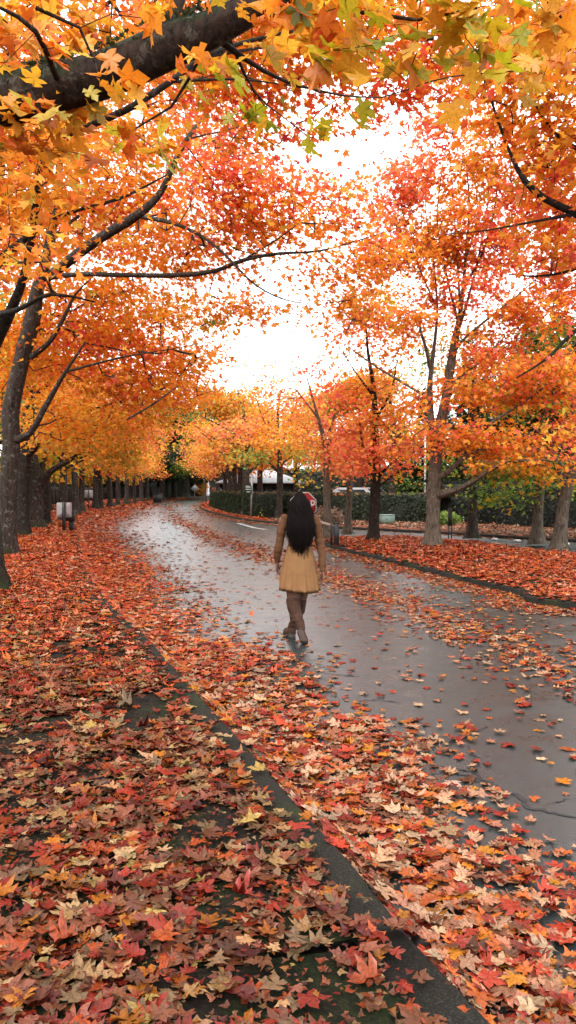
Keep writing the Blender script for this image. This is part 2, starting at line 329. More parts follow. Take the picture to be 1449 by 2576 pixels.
def limb_mesh(mb, pts4, sides=10, flare=False, rough=0.05, base_z=None, gnarl=0.0):
    pts = pts4[:, :3].copy(); rad = pts4[:, 3].copy(); n = sides
    if gnarl:
        w_ = np.cumsum(rng.normal(0, gnarl * 0.35, (len(pts), 3)), axis=0); w_ -= np.linspace(0, 1, len(pts))[:, None] * w_[-1]; pts += w_ * rad[:, None] * 0.6
    tan = np.gradient(pts, axis=0); tan /= np.linalg.norm(tan, axis=1)[:, None] + 1e-9
    a = np.cross(tan[0], [0, 1.0, 0.1]); a /= np.linalg.norm(a)
    ang = np.arange(n) * 2 * PI / n; V = []; ph = rng.uniform(0, 6.28, 3); fl0 = rng.normal(0, rough * 1.1, n)
    for i in range(len(pts)):
        a = a - tan[i] * a.dot(tan[i]); a /= np.linalg.norm(a) + 1e-9; b = np.cross(tan[i], a)
        k = 1 + rough * (np.sin(3 * ang + ph[0]) + 0.5 * np.sin(2 * ang + ph[1] + 0.25 * i)) + fl0 + rng.normal(0, rough * 0.22, n)
        if flare:
            h = pts[i][2] - pts[0][2]; fl = math.exp(-h / 0.16) * 0.6 + math.exp(-h / 0.6) * 0.13
            k = k + fl * (0.7 + 0.55 * np.sin(5 * ang + ph[2]))
        V.append(pts[i] + (np.cos(ang) * rad[i] * k)[:, None] * a + (np.sin(ang) * rad[i] * k)[:, None] * b)
    V = np.concatenate(V + [[pts[-1]]]); Q = []
    for i in range(len(pts) - 1):
        for k2 in range(n): Q.append((i * n + k2, i * n + (k2 + 1) % n, (i + 1) * n + (k2 + 1) % n, (i + 1) * n + k2))
    m0 = (len(pts) - 1) * n
    mb.add(V, Q, [(len(V) - 1, m0 + k2, m0 + (k2 + 1) % n) for k2 in range(n)])

def build_tree(name, label, limbs, lobes, leaf=0.115, lod='mid', dens=16.0, per=11, bark='bark', twig='twig', leafm='leaf', group=None, cat='tree',
               base=None, seed=1, sides=12, step=0.45, spread=0.27, curl=0.25, twmin=0.0036, clump=0.9, cth=-.22, gnarl=0.12, twigs=True, droop=0.5, trunk_flare=True, twn=4):
    """limbs: list of arrays (x,y,z,r); first is the trunk. lobes: (cx,cy,cz,rx,ry,rz,density factor,palette)"""
    r = np.random.default_rng(seed)
    base = np.array(limbs[0][0][:3]) if base is None else np.asarray(base)
    root = empty(name, base); tag(root, label, cat, group)
    mb = MB(); nodes = []; par = []; hand = []
    for li, lb in enumerate(limbs):
        c = catmull(lb, 0.12 if li == 0 and sides > 10 else 0.28)
        c[:, 3] = np.maximum(c[:, 3], 0.004)
        limb_mesh(mb, c, sides if li == 0 else max(6, sides - 3), flare=(li == 0 and trunk_flare), rough=0.045, gnarl=gnarl)
        s0 = len(nodes)
        for q in c[:: (2 if li == 0 else 1)]:
            nodes.append(q[:3]); par.append(-1); hand.append(q[3])
    # sprays
    S = []; SP = []; 
    for (cx, cy, cz, rx, ry, rz, df, pal) in lobes:
        vol = 4.19 * rx * ry * rz; n = max(1, int(vol * dens * df * 1.45))
        u = r.normal(size=(n, 3)); u /= np.linalg.norm(u, axis=1)[:, None]; u *= r.uniform(0, 1, (n, 1)) ** (1 / 2.2)
        # uneven outline: radius varies with direction
        k = 1 + 0.22 * snoise(u * 2.5, 1.0, int(abs(cx * 13 + cz * 7)) + seed)
        p = np.array([cx, cy, cz]) + u * k[:, None] * np.array([rx, ry, rz])
        kk_ = snoise(p * np.array([1, 1, 2.0]), clump, seed + 2) + r.normal(0, .22, n) > cth
        if kk_.sum() < 3: kk_[:] = True
        p = p[kk_]; S.append(p); SP += [pal] * len(p)
    S = np.concatenate(S); SP = np.array(SP)
    NB = len(nodes); cap = NB + len(S) * 14 + 10
    A = np.zeros((cap, 3)); A[:NB] = nodes; par = par + [-1] * (cap - NB); cnt = NB
    d0 = np.array([np.min(np.sum((A[:NB] - s) ** 2, axis=1)) for s in S]); order = np.argsort(d0)
    if twigs:
        lowz = A[0][2] + 1.2
        for i in order:
            s = S[i]; dd = A[:cnt] - s; d2 = np.sum(dd * dd, axis=1) ; d2 = d2 + np.where(A[:cnt, 2] < lowz, 9.0, 0) + np.where(A[:cnt, 2] > s[2] + 0.3, 0.4 * (A[:cnt, 2] - s[2]) ** 2, 0)
            j = int(np.argmin(d2)); a = A[j]; v = s - a; dist = np.linalg.norm(v)
            m = max(1, int(dist / step)); m = min(m, 13)
            bow = np.array([0, 0, 0.10 * dist]) + r.normal(0, 0.06, 3) * dist
            pj = j
            for q in range(1, m + 1):
                t = q / m; A[cnt] = a + v * t + bow * math.sin(PI * t) * 0.8 + (r.normal(0, 0.03, 3) * dist / m if q < m else 0)
                par[cnt] = pj; pj = cnt; cnt += 1
        pa = np.array(par[:cnt]); c = np.zeros(cnt); c[NB:] = 0.4
        for i in range(cnt - 1, NB - 1, -1): 
            c[pa[i]] += max(c[i], 1.0) if c[i] < 1.2 else c[i]
        rr = twmin * np.maximum(c, 1) ** 0.5
        i = np.arange(NB, cnt); p = pa[i]
        r1 = np.minimum(rr[i], 0.09); r0 = np.where(p < NB, np.minimum(r1 * 1.1, np.array(hand + [0] * 1)[np.minimum(p, NB - 1)]), np.minimum(rr[p], r1 * 1.35))
        V, Q = frustums(A[p], A[i], np.maximum(r0, twmin * 0.9), r1, twn)
        mb.add(V, Q)
    ntw = len(Q) if twigs else 0; nq = sum(len(f) for f in mb.F4)
    to = mb.build('trunk', M[bark], root, base, smooth=True)
    if ntw:
        to.data.materials.append(M[twig]); mi = np.zeros(len(to.data.polygons), np.int32); mi[nq - ntw:nq] = 1; to.data.polygons.foreach_set('material_index', mi)
    # leaves
    n = len(S) * per; si = np.repeat(np.arange(len(S)), per)
    trunkc = np.array([np.mean([l[0] for l in lobes]), np.mean([l[1] for l in lobes])])
    od = S[:, :2] - np.array(limbs[0][-1][:2]); od /= np.linalg.norm(od, axis=1)[:, None] + 1e-6
    dirs = np.concatenate([od, np.zeros((len(S), 1))], 1)[si] + r.normal(0, 0.75, (n, 3)); dirs[:, 2] = dirs[:, 2] * 0.45 - 0.25 * droop
    dirs /= np.linalg.norm(dirs, axis=1)[:, None]
    off = r.normal(0, 1, (n, 3)) * np.array([spread, spread, spread * 0.42])
    pos = S[si] + off
    nr = r.normal(0, 0.5, (n, 3)) + np.array([0, 0, 0.9]); nr[:, :2] += dirs[:, :2] * 0.6; nr /= np.linalg.norm(nr, axis=1)[:, None]
    sz = leaf * r.uniform(0.6, 1.25, n)
    V, Fc, k = leaves_geo(pos, nr, dirs - np.array([0, 0, 0.35 * droop]), sz, lod, curl, r)
    colr = np.zeros((n, 3)); spl = SP[si]
    jig = snoise(pos, 0.55, seed + 5) ; jig2 = snoise(pos, 1.7, seed + 9)
    for pal in set(SP.tolist()):
        mk = spl == pal; kk = mk.sum(); colr[mk] = pick(pal, kk, r)
    warm = {'orange': ('amber', 'redor'), 'amber': ('gold', 'orange'), 'redor': ('orange', 'red'), 'red': ('coral', 'redor'), 'coral': ('orange', 'red'), 'olive': ('green', 'amber'), 'green': ('dgreen', 'olive'), 'gold': ('olive', 'orange'), 'lime': ('lime', 'gold'), 'dgreen': ('dgreen', 'dgreen')}
    for pal in set(SP.tolist()):
        coin = r.uniform(size=n); lo = (spl == pal) & (jig + 0.5 * jig2 < -0.35) & (coin < .6); hi = (spl == pal) & (jig + 0.5 * jig2 > 0.35) & (coin < .45)
        colr[lo] = pick(warm[pal][0], lo.sum(), r); colr[hi] = pick(warm[pal][1], hi.sum(), r)
    mesh_obj('crown', V, Fc, M[leafm], root, base, tint=np.repeat(colr, k, axis=0))
    return root
def LP(pts):   # limb from pixels: (px,py,depth,radius)
    return np.array([[*P(a, b, d), rr] for a, b, d, rr in pts])
def LB(lst):   # lobes from pixels: (px,py,depth,rx,rz,ry,dens,pal)
    out = []
    for px, py, d, rx, rz, ry, df, pal in lst:
        q = P(px, py, d); out.append((q[0], q[1], q[2], rx, ry, rz, df, pal))
    return out

# ================================================================== GROUND
KZ = 0.12
def gl(lst, z): return np.array([G(a, b, z)[:2] for a, b in lst])
kl = gl([(1250, 2576), (1050, 2370), (900, 2180), (760, 2030), (600, 1850), (450, 1690), (370, 1600), (290, 1530), (235, 1460), (207, 1400), (200, 1350), (212, 1315), (245, 1292)], KZ)
kl = np.vstack([[(5.2, -9.0), (2.6, -3.0)], kl, [(-16.4, 70), (-18.2, 88), (-18.6, 104), (-17.0, 120), (-12, 134), (-3, 144), (10, 150), (40, 155)]])
KL = catmull(kl, 0.5)
kr = gl([(1449, 1513), (1300, 1478), (1150, 1445), (1000, 1408), (900, 1385), (832, 1369)], KZ)
kr = np.vstack([[(15, 3.0), (9.0, 7.6)], kr, gl([(815, 1361), (818, 1354), (835, 1348)], KZ)])
KR = catmull(kr, 0.3)
kb = gl([(835, 1348), (950, 1347), (1067, 1350), (1200, 1360), (1300, 1369), (1449, 1387)], KZ); kb = np.vstack([kb, [(12, 17.0), (22, 11)]])
KB = catmull(kb, 0.4)
kf = np.array([(60, 142), (15, 138), (0, 130), (-7, 118), (-9.6, 104), (-9.2, 88), (-7.8, 70), (-6.0, 57.5), (-4.3, 49.0), (-2.2, 41), (-.5, 37.3), (1.3, 34), (5.06, 29.9), (8.9, 25.0), (16, 18.5), (32, 9)])
KF = catmull(kf, 0.5)
def sdist(p, line, chunk=4000):
    """signed distance to a polyline, positive on the left of its direction"""
    a = line[:-1]; b = line[1:]; ab = b - a; l2 = np.sum(ab * ab, 1) + 1e-12; out = np.empty(len(p))
    for s in range(0, len(p), chunk):
        q = p[s:s + chunk, None, :] - a[None]
        t = np.clip(np.sum(q * ab[None], 2) / l2, 0, 1); w = q - ab[None] * t[..., None]; d2 = np.sum(w * w, 2)
        k = np.argmin(d2, 1); i = np.arange(len(k)); d = np.sqrt(d2[i, k]); cr = ab[k, 0] * q[i, k, 1] - ab[k, 1] * q[i, k, 0]
        out[s:s + chunk] = np.where(cr > 0, d, -d)
    return out
def inpoly(p, poly):
    x, y = p[:, 0], p[:, 1]; ins = np.zeros(len(p), bool); n = len(poly); j = n - 1
    for i in range(n):
        xi, yi = poly[i]; xj, yj = poly[j]
        c = ((yi > y) != (yj > y)) & (x < (xj - xi) * (y - yi) / (yj - yi + 1e-12) + xi); ins ^= c; j = i
    return ins
def vz(x, y): return 0.112 + 0.012 * np.sin(x * 1.3 + 0.7 * y) + 0.008 * np.sin(2.9 * y - x)
def iz(p):
    a = np.abs(sdist(p, KR)); b = np.abs(sdist(p, KB)); return 0.086 + 0.09 * np.clip(a / 1.6, 0, 1) * np.clip(b / 1.6, 0, 1) + 0.006 * np.sin(p[:, 0] * 2 + p[:, 1])
def kerb_mesh(line, side, mb, w=0.2, z=KZ):
    t = np.gradient(line, axis=0); t /= np.linalg.norm(t, axis=1)[:, None]; nn = np.stack([-t[:, 1], t[:, 0]], 1) * side
    prof = [(-0.004, -0.06), (0.0, 0.085), (0.012, z - 0.008), (0.03, z), (w - 0.02, z + 0.004), (w, z - 0.01), (w, -0.06)]
    j = rng.normal(0, 0.003, (len(line), len(prof)))
    V = np.concatenate([np.concatenate([line + nn * (o + j[:, k:k + 1] * 0.6), np.full((len(line), 1), h) + j[:, k:k + 1]], 1) for k, (o, h) in enumerate(prof)])
    n = len(line); Q = []
    for k in range(len(prof) - 1):
        for i in range(n - 1):
            q = (k * n + i, k * n + i + 1, (k + 1) * n + i + 1, (k + 1) * n + i); Q.append(q if side < 0 else q[::-1])
    mb.add(V, Q)
mb = MB(); fine = catmull(kl, 0.25); kerb_mesh(fine, 1, mb, .22); tag(mb.build('left_kerb', M['kerb'], smooth=False), kind='structure')
mb = MB(); kerb_mesh(KR, -1, mb, 0.13, 0.095); tag(mb.build('right_kerb', M['kerb']), kind='structure')
mb = MB(); kerb_mesh(KF, 1, mb, 0.13, 0.10); tag(mb.build('far_kerb', M['kerb']), kind='structure')
# left verge: ribbon grid outward from the kerb
offs = np.array([0.215, 0.5, 0.9, 1.4, 2.0, 2.7, 3.6, 5, 7, 10, 15, 25, 50, 110]); t = np.gradient(fine, axis=0); t /= np.linalg.norm(t, axis=1)[:, None]; nn = np.stack([-t[:, 1], t[:, 0]], 1)
V = []
for o in offs:
    q = fine + nn * o; z = vz(q[:, 0], q[:, 1]) + (0.05 * min(1, o / 3) if o > .3 else 0); V.append(np.column_stack([q, z]))
n = len(fine); Q = [((k) * n + i, (k + 1) * n + i, (k + 1) * n + i + 1, k * n + i + 1) for k in range(len(offs) - 1) for i in range(n - 1)]
tag(mesh_obj('left_verge_ground', np.concatenate(V), np.array(Q)[:, ::-1], M['soil'], smooth=True), kind='structure')
# island between the road and the side street
tt = np.linspace(0, 1, 60)
def resamp(line, t):
    s = np.concatenate([[0], np.cumsum(np.linalg.norm(np.diff(line, axis=0), axis=1))]); s /= s[-1]
    return np.column_stack([np.interp(t, s, line[:, i]) for i in range(2)])
tK = np.gradient(KR, axis=0); tK /= np.linalg.norm(tK, axis=1)[:, None]; inner = KR + np.stack([tK[:, 1], -tK[:, 0]], 1) * 0.145
A = resamp(inner[::-1], tt); B = resamp(KB, tt); V = []; m = 14
for k in range(m + 1):
    q = A * (1 - k / m) + B * (k / m); z = iz(q)
    if k == m: z = z - 0.1
    V.append(np.column_stack([q, z]))
n = len(tt); Q = [(k * n + i, k * n + i + 1, (k + 1) * n + i + 1, (k + 1) * n + i) for k in range(m) for i in range(n - 1)]
tag(mesh_obj('island_ground', np.concatenate(V), np.array(Q), M['soil'], smooth=True), kind='structure')
ISL = np.vstack([KR[::-1][::2], KB[::-1][::2]][:1] + [KB[::3]]) if False else np.vstack([KR, KB])
# far verge
from mathutils.geometry import tessellate_polygon
tK = np.gradient(KF, axis=0); tK /= np.linalg.norm(tK, axis=1)[:, None]; fv = KF + np.stack([-tK[:, 1], tK[:, 0]], 1) * 0.145
poly = np.vstack([fv, [(300, -40), (300, 260), (60, 260)]]); tr = tessellate_polygon([[Vector((x, y, 0)) for x, y in poly]])
o = mesh_obj('far_verge_ground', np.column_stack([poly, np.full(len(poly), 0.11)]), np.array(tr), M['carpet']); tag(o, kind='structure')
# make its faces look up
me = o.data; me.flip_normals() if me.polygons[0].normal.z < 0 else None
FVP = poly
s = 900
tag(mesh_obj('ground', [(-s, -s, -0.05), (s, -s, -0.05), (s, s, -0.05), (-s, s, -0.05)], [(0, 1, 2, 3)], M['carpet']), kind='structure')
# the road sheet
xs = np.linspace(-60, 60, 61); ys = np.linspace(-20, 190, 106); X, Y = np.meshgrid(xs, ys); Z = 0.0 * X
V = np.column_stack([X.ravel(), Y.ravel(), Z.ravel()]); nx = len(xs); Q = [(j * nx + i, j * nx + i + 1, (j + 1) * nx + i + 1, (j + 1) * nx + i) for j in range(len(ys) - 1) for i in range(nx - 1)]
road = tag(mesh_obj('road', V, Q, M['asphalt']), kind='structure')
# cracks in the asphalt: thin dark tar lines on the sheet
M['crack'] = plain('crack_dark', (0.008, 0.008, 0.008), 0.6)
mb = MB()
def crack(pts, w):
    p = np.array([G(724.5 + a * .5, 1542.8 + b * .5)[:2] for a, b in pts]); q = catmull(p, 0.03); q[1:-1] += rng.normal(0, 0.009, (len(q) - 2, 2))
    t = np.gradient(q, axis=0); t /= np.linalg.norm(t, axis=1)[:, None] + 1e-9; nn2 = np.stack([-t[:, 1], t[:, 0]], 1); ww = (1.5 * w * rng.uniform(0.3, 1.5, len(q)) * np.sin(np.linspace(0.15, PI - 0.15, len(q))))[:, None]
    n = len(q); V = np.concatenate([np.column_stack([q - nn2 * ww, np.full(n, .003)]), np.column_stack([q + nn2 * ww, np.full(n, .003)])])
    mb.add(V, [(i, i + 1, n + i + 1, n + i) for i in range(n - 1)])
for pts, w in [([(130, 295), (330, 318), (420, 305)], .006), ([(330, 442), (450, 438), (590, 455)], .006), ([(1010, 572), (950, 590), (880, 630), (810, 650)], .008), ([(895, 665), (935, 710), (960, 760), (930, 805)], .007),
               ([(670, 780), (800, 775), (930, 805), (1000, 850)], .006), ([(690, 815), (800, 805), (900, 815), (1000, 850), (1060, 885), (1160, 920), (1200, 975), (1300, 1000), (1449, 1030), (1600, 1090)], .010),
               ([(900, 815), (1010, 880), (1090, 910), (1160, 930)], .006), ([(1449, 930), (1380, 945), (1300, 960)], .004), ([(60, 240), (160, 270), (230, 262)], .004)]: crack(pts, w)
mb.build('crack', M['crack'], road)
# painted lines at the side street mouth
M['paint'] = plain('road_paint', (0.34, 0.33, 0.30), 0.6, var=0.3, scale=30)
mb = MB()
for (a, b, w) in [((598, 1316), (640, 1328), .10), ((640, 1328), (668, 1332), .10)]:
    p, q = G(*a)[:2], G(*b)[:2]; d = q - p; d /= np.linalg.norm(d); nn2 = np.array([-d[1], d[0]]) * w
    mb.add([(*(p - nn2), .004), (*(q - nn2), .004), (*(q + nn2), .004), (*(p + nn2), .004)], [(0, 1, 2, 3)])
mb.build('road_marking', M['paint'], road)

# ------------------------------------------------------------------ fallen leaves
GB = gl([(1900, 2576), (1449, 2215), (1300, 2085), (1180, 1990), (1050, 1900), (930, 1830), (850, 1768), (760, 1705), (670, 1652), (575, 1600), (505, 1555), (440, 1500), (390, 1440), (320, 1390), (285, 1345), (290, 1318), (330, 1293)], 0)
GB = np.vstack([[(2.2, -2)], GB, [(-11.5, 66), (-15, 85), (-16.6, 100), (-15, 115)]]); GB = catmull(GB, 0.4)
CB = catmull(gl([(440, 1268), (425, 1278), (445, 1300), (500, 1336), (600, 1378), (680, 1402), (760, 1432), (860, 1468), (940, 1497), (1030, 1530), (1150, 1580), (1300, 1645), (1449, 1715), (1700, 1830)], 0), 0.4)
def dens(p, d):
    n = len(p); out = np.zeros(n); kind = np.zeros(n, int)     # kind 1 verge,2 gutter,3 road,4 island,5 far verge
    sL = sdist(p, KL); p3 = np.column_stack([p, np.zeros(n)])
    n1 = snoise(p3, 1.5, 3); n2 = snoise(p3, 4.0, 4); n3 = snoise(p3, 0.6, 8)
    isl = inpoly(p, ISL); fvp = inpoly(p, FVP)
    sG = sdist(p, GB); sC = np.abs(sdist(p, CB)); sR = -sdist(p, KR)
    verge = sL > 0.0
    ke = 0.185 + 0.035 * n2 + 0.03 * n1; edge = np.where(sL > ke, 1.0, np.where(d > 15, 0.6, np.where(d > 8, 0.26, 0.07)) + 0.35 * np.exp(-np.clip(ke - sL, 0, 9) / 0.03))
    patch = np.clip(1.25 + 0.9 * (n1 + 0.55 * n2 + 0.3), 0.05, 1); patch = np.where(d < 12, np.clip(0.95 + 1.4 * (n1 * 0.75 + 0.75 * n2 + 0.16), 0.08, 1), patch); patch = np.where(d > 16, np.maximum(patch, 0.85), patch)
    for hx, hy, hr in ((15, 1900, .28), (25, 2200, .22), (240, 1965, .20), (10, 2050, .20), (150, 1660, .25), (560, 2320, .14), (60, 1880, .2), (790, 2450, .12), (700, 2080, .12)):
        q_ = G(hx, hy, .12); patch = patch * (1 - .85 * np.exp(-((p[:, 0] - q_[0]) ** 2 / hr ** 2 + (p[:, 1] - q_[1]) ** 2 / (1.6 * hr) ** 2)))
    out = np.where(verge, edge * np.where(sL > 0.3, patch, np.maximum(patch, 0.4)), out); kind[verge] = 1
    r = ~verge & ~isl & ~fvp
    kind[r] = 3
    fall = 0.25 + 0.03 * d
    g = 1 / (1 + np.exp(-(sG - 0.10 + 0.30 * n1 + 0.22 * n2) / (0.10 + 0.012 * d)))
    band = np.exp(-(sC / (0.42 + 0.25 * np.clip(n3 + 0.3, 0, 1))) ** 2) * np.clip(0.72 + 0.75 * n2 + 0.3 * n1, 0.05, 1) * np.clip(1.15 - 0.0 * d, 0, 1) * np.where(d < 9, .22, np.where(d < 14, .42, .85)) + 0.22 * np.exp(-(sC / 1.1) ** 2) * np.clip(0.6 + n2, 0, 1)
    gr = np.exp(-(np.clip(np.abs(sR) - 0.25, 0, 99) / (0.40 + 0.2 * np.clip(n1, -0.5, 1))) ** 2) * 0.85
    sf = np.abs(sdist(p, KF)); gf = 0.5 * np.exp(-(sf / (0.3 + .5 * (p[:, 0] < 0))) ** 2)
    rc = np.clip((p[:, 0] - 0.1 * d) / (0.25 * d), 0, 1)
    sparse = (0.012 + 0.05 * rc * np.clip(0.5 + n1, 0, 1.3)) * np.clip(0.6 + n2 * 0.8, 0.15, 1.4)
    sparse = sparse * np.where(d > 16, 0.5, 1)
    rd = np.clip(np.maximum.reduce([g, band, gr, gf, sparse + 0 * g]), 0, 1)
    out = np.where(r, rd, out); kind[r & (g > 0.4)] = 2
    backed = np.abs(sdist(p, KB)); out = np.where(isl, np.clip(0.9 + 0.6 * n1, 0.35, 1) * np.clip((backed - 0.3) / 1.6, 0.04, 1), out); kind[isl] = 4
    kerbR = isl & (np.abs(sR) < 0.15); out[kerbR] *= 0.35
    out = np.where(fvp, np.clip(0.7 + 0.5 * n1, 0.2, 1), out); kind[fvp] = 5
    kerbF = fvp & (sf < 0.16); out[kerbF] *= 0.2
    return out, kind, sL, sG
LIT = {k: [] for k in ('verge', 'road', 'island')}
bands = [(1.6, 5.0, 'lo', 900, 0.030, 0.3), (1.6, 4.5, 'hi', 760, 0.082, 0.29), (4.5, 9, 'hi', 600, 0.088, 0.27), (9, 17, 'mid', 460, 0.098, 0.3), (17, 30, 'mid', 190, 0.135, 0.32), (30, 55, 'lo', 75, 0.19, 0.3), (55, 125, 'lo', 14, 0.34, 0.25)]
for (d0, d1, lod, rho, size, curl) in bands:
    area = 0.40 * (d1 * d1 - d0 * d0); n = int(area * rho)
    y = np.sqrt(rng.uniform(d0 * d0, d1 * d1, n)); x = rng.uniform(-0.40, 0.40, n) * y; p = np.column_stack([x, y])
    ac, kind, sL, sG = dens(p, y); keep = rng.uniform(size=n) < ac; pp_ = keep if size > .05 else keep & (kind != 3); keep = pp_ if size > .05 else (rng.uniform(size=n) < np.where((kind == 1) & (sL > .2), .85, ac * .5)) & (kind != 3) & (sL > -1.5); p = p[keep]; kind = kind[keep]; sL = sL[keep]; sG = sG[keep]; y = y[keep]; n = len(p)
    z = np.where((kind == 1) | (kind >= 4), vz(p[:, 0], p[:, 1]) + 0.012, 0.008)
    z = z + np.where((kind == 1) & (sL > 0.3), 0.05 * np.clip(sL / 3, 0, 1), 0) + np.where((kind == 1) & (sL < 0.22), 0.01, 0)
    mk4 = kind == 4; z[mk4] = iz(p[mk4]) + .012
    z = z + np.where(kind == 2, np.exp(-np.clip(-sL, 0, 9) / 0.16) * 0.085 * rng.uniform(0.2, 1, n) + 0.02 * rng.uniform(size=n), 0)
    z = z + rng.uniform(0, 1, n) ** 2 * np.where(kind == 3, 0.004, 0.035)
    tilt = np.where(kind == 3, 0.05, 0.12)[:, None]; nr = np.column_stack([rng.normal(0, 1, (n, 2)) * tilt, np.ones(n)])
    gk = (kind == 2) & (sL > -0.12); nr[gk, 0] += 0.5
    nr /= np.linalg.norm(nr, axis=1)[:, None]
    th = rng.uniform(0, 2 * PI, n); tip = np.column_stack([np.cos(th), np.sin(th), np.zeros(n)])
    # centre the blade on its point
    sz = size * (0.5 + 0.85 * rng.uniform(0, 1, n) ** 1.3) * np.where(kind == 3, 0.9, 1.0); pos = np.column_stack([p, z]) - tip * sz[:, None] * 0.4
    c = np.zeros((n, 3))
    for k, near, far in ((1, 'litter', 'litter_red'), (2, 'litter_gutter', 'litter_red'), (3, 'litter_gutter', 'litter_gutter'), (4, 'litter_red', 'litter_red'), (5, 'litter_dry', 'litter_dry')):
        mk = kind == k; f = rng.uniform(size=n) < np.clip((y - 5) / 9, 0, 1)
        a = mk & ~f; b = mk & f; c[a] = pick(near, a.sum(), var=.2); c[b] = pick(far, b.sum(), var=.2)
    rf = (kind == 5) & (p[:, 0] < -1.0); c[rf] = pick('litter_red', rf.sum())
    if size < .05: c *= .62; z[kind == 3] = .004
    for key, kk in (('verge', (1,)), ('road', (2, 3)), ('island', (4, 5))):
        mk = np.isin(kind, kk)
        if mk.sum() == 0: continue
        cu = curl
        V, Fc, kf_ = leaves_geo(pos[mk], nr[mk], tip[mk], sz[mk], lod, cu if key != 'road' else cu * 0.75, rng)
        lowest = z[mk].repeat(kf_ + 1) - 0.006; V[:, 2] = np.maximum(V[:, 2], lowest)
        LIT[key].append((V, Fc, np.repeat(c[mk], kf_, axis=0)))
for key, lab in (('verge', 'thick carpet of red, tan and brown fallen maple leaves left of the kerb'), ('road', 'fallen maple leaves drifted along the gutter and scattered over the wet road'), ('island', 'red fallen leaves covering the grass under the trees right of the road')):
    Vs, Fs, Cs, b = [], [], [], 0
    for V, Fc, c in LIT[key]: Vs.append(V); Fs.append(Fc + b); Cs.append(c); b += len(V)
    o = mesh_obj('fallen_leaves', np.concatenate(Vs), np.concatenate(Fs), M['litter'], tint=np.concatenate(Cs))
    tag(o, lab, 'fallen leaves', kind='stuff')
print('litter', time.time() - T0)
# ================================================================== TREES
def PB(px, py, z=0.1):   # ground point under a pixel
    return G(px, py, z)
def trunk_from(px, py, rest, r0, z=0.1):
    b = G(px, py, z); return np.array([[b[0], b[1], b[2] - 0.03, r0]] + [[*P(a, c, b[1] + dd), r] for a, c, dd, r in rest])

# --- the near maple whose limb crosses the top of the picture (trunk stands just left of the frame)
nb = np.array([-3.05, 4.3, 0.12])
trunk = np.array([[*nb, 0.30], [-3.02, 4.3, 1.2, .24], [-2.92, 4.25, 2.3, .22], [-2.75, 4.2, 3.0, .20], [-2.8, 4.3, 4.2, .15], [-2.9, 4.5, 6.0, .10], [-2.7, 4.7, 8.0, .05]])
limbA = np.vstack([[[-2.78, 4.2, 2.95, .15]], LP([(-260, 330, 4.1, .135), (0, 250, 4.0, .118), (240, 190, 3.85, .104), (400, 118, 3.75, .100), (520, 72, 3.7, .082), (640, 15, 3.65, .066), (780, -60, 3.6, .05), (980, -130, 3.5, .035), (1250, -120, 3.4, .022)])])
near_l = [limbA,
  LP([(400, 110, 3.75, .045), (470, -60, 3.9, .035), (560, -300, 4.1, .02)]),
  LP([(525, 80, 3.7, .02), (620, 150, 3.9, .012), (720, 205, 4.2, .008), (860, 240, 4.6, .005), (960, 245, 4.9, .003)]),
  LP([(150, 215, 3.9, .015), (90, 80, 3.3, .010), (0, 20, 3.0, .006)]),
  LP([(90, 20, 3.2, .008), (200, 70, 3.3, .006), (240, 160, 3.4, .004), (250, 230, 3.4, .003)]),
  LP([(640, 10, 3.65, .02), (760, 40, 3.4, .010), (900, 30, 3.2, .008), (1050, 50, 3.0, .006), (1200, 20, 2.9, .004)]),
  LP([(980, -130, 3.5, .015), (1300, -60, 3.3, .010), (1400, 30, 3.4, .008), (1449, 80, 3.5, .006)]),
  LP([(560, 60, 3.7, .012), (640, 230, 4.3, .006), (720, 300, 4.9, .004), (770, 340, 5.2, .003)]),
  LP([(520, 110, 3.7, .010), (430, 270, 4.2, .006), (330, 330, 4.3, .004)]),
]
near_lobes = LB([
  (60, 50, 4.4, .36, .2, .4, 1.3, 'amber'), (60, 80, 3.4, .12, .1, .2, 1, 'amber'), (230, 40, 4.4, .30, .16, .3, 1.0, 'orange'), (330, 70, 3.3, .12, .12, .2, 1.0, 'gold'), (90, 210, 3.4, .16, .12, .3, .8, 'gold'), (150, 130, 3.5, .15, .1, .2, 1, 'amber'),
  (30, 330, 3.9, .25, .16, .4, 1.0, 'amber'), (230, 330, 4.2, .30, .16, .4, .9, 'gold'), (340, 370, 4.4, .2, .12, .3, .9, 'gold'), (240, 200, 3.35, .05, .05, .1, 2.5, 'gold'), (330, 210, 3.3, .06, .06, .1, 2.5, 'gold'), (470, 60, 3.3, .10, .1, .2, 1, 'amber'),
  (680, 110, 3.6, .12, .10, .2, 1.6, 'gold'), (760, 60, 3.3, .22, .14, .3, 1.6, 'gold'), (840, 70, 3.2, .16, .12, .2, 1.5, 'lime'), (930, 60, 3.0, .20, .12, .25, 1.4, 'lime'), (1050, 40, 3.0, .25, .10, .3, 1.6, 'gold'), (1140, 90, 2.9, .12, .10, .15, 2.2, 'lime'), (1200, 30, 2.9, .16, .08, .2, 1.8, 'lime'),
  (930, 170, 3.0, .08, .07, .1, 3, 'olive'), (1010, 220, 3.0, .06, .05, .06, 5, 'lime'), (1060, 120, 3.05, .08, .07, .1, 3, 'lime'), (760, 340, 5.2, .12, .08, .12, 3, 'lime'), (650, 270, 4.6, .08, .25, .15, 1.6, 'lime'), (500, 200, 4.2, .12, .12, .2, 1.6, 'lime'), (390, 370, 4.4, .08, .14, .1, 2, 'lime'),
  (1370, 60, 3.5, .22, .14, .3, 1.5, 'amber'), (1330, 170, 4.6, .25, .14, .3, 1.0, 'gold'), (1430, 150, 4.3, .14, .2, .2, 1.2, 'amber'), (620, 70, 3.4, .10, .12, .15, 1.0, 'olive')])
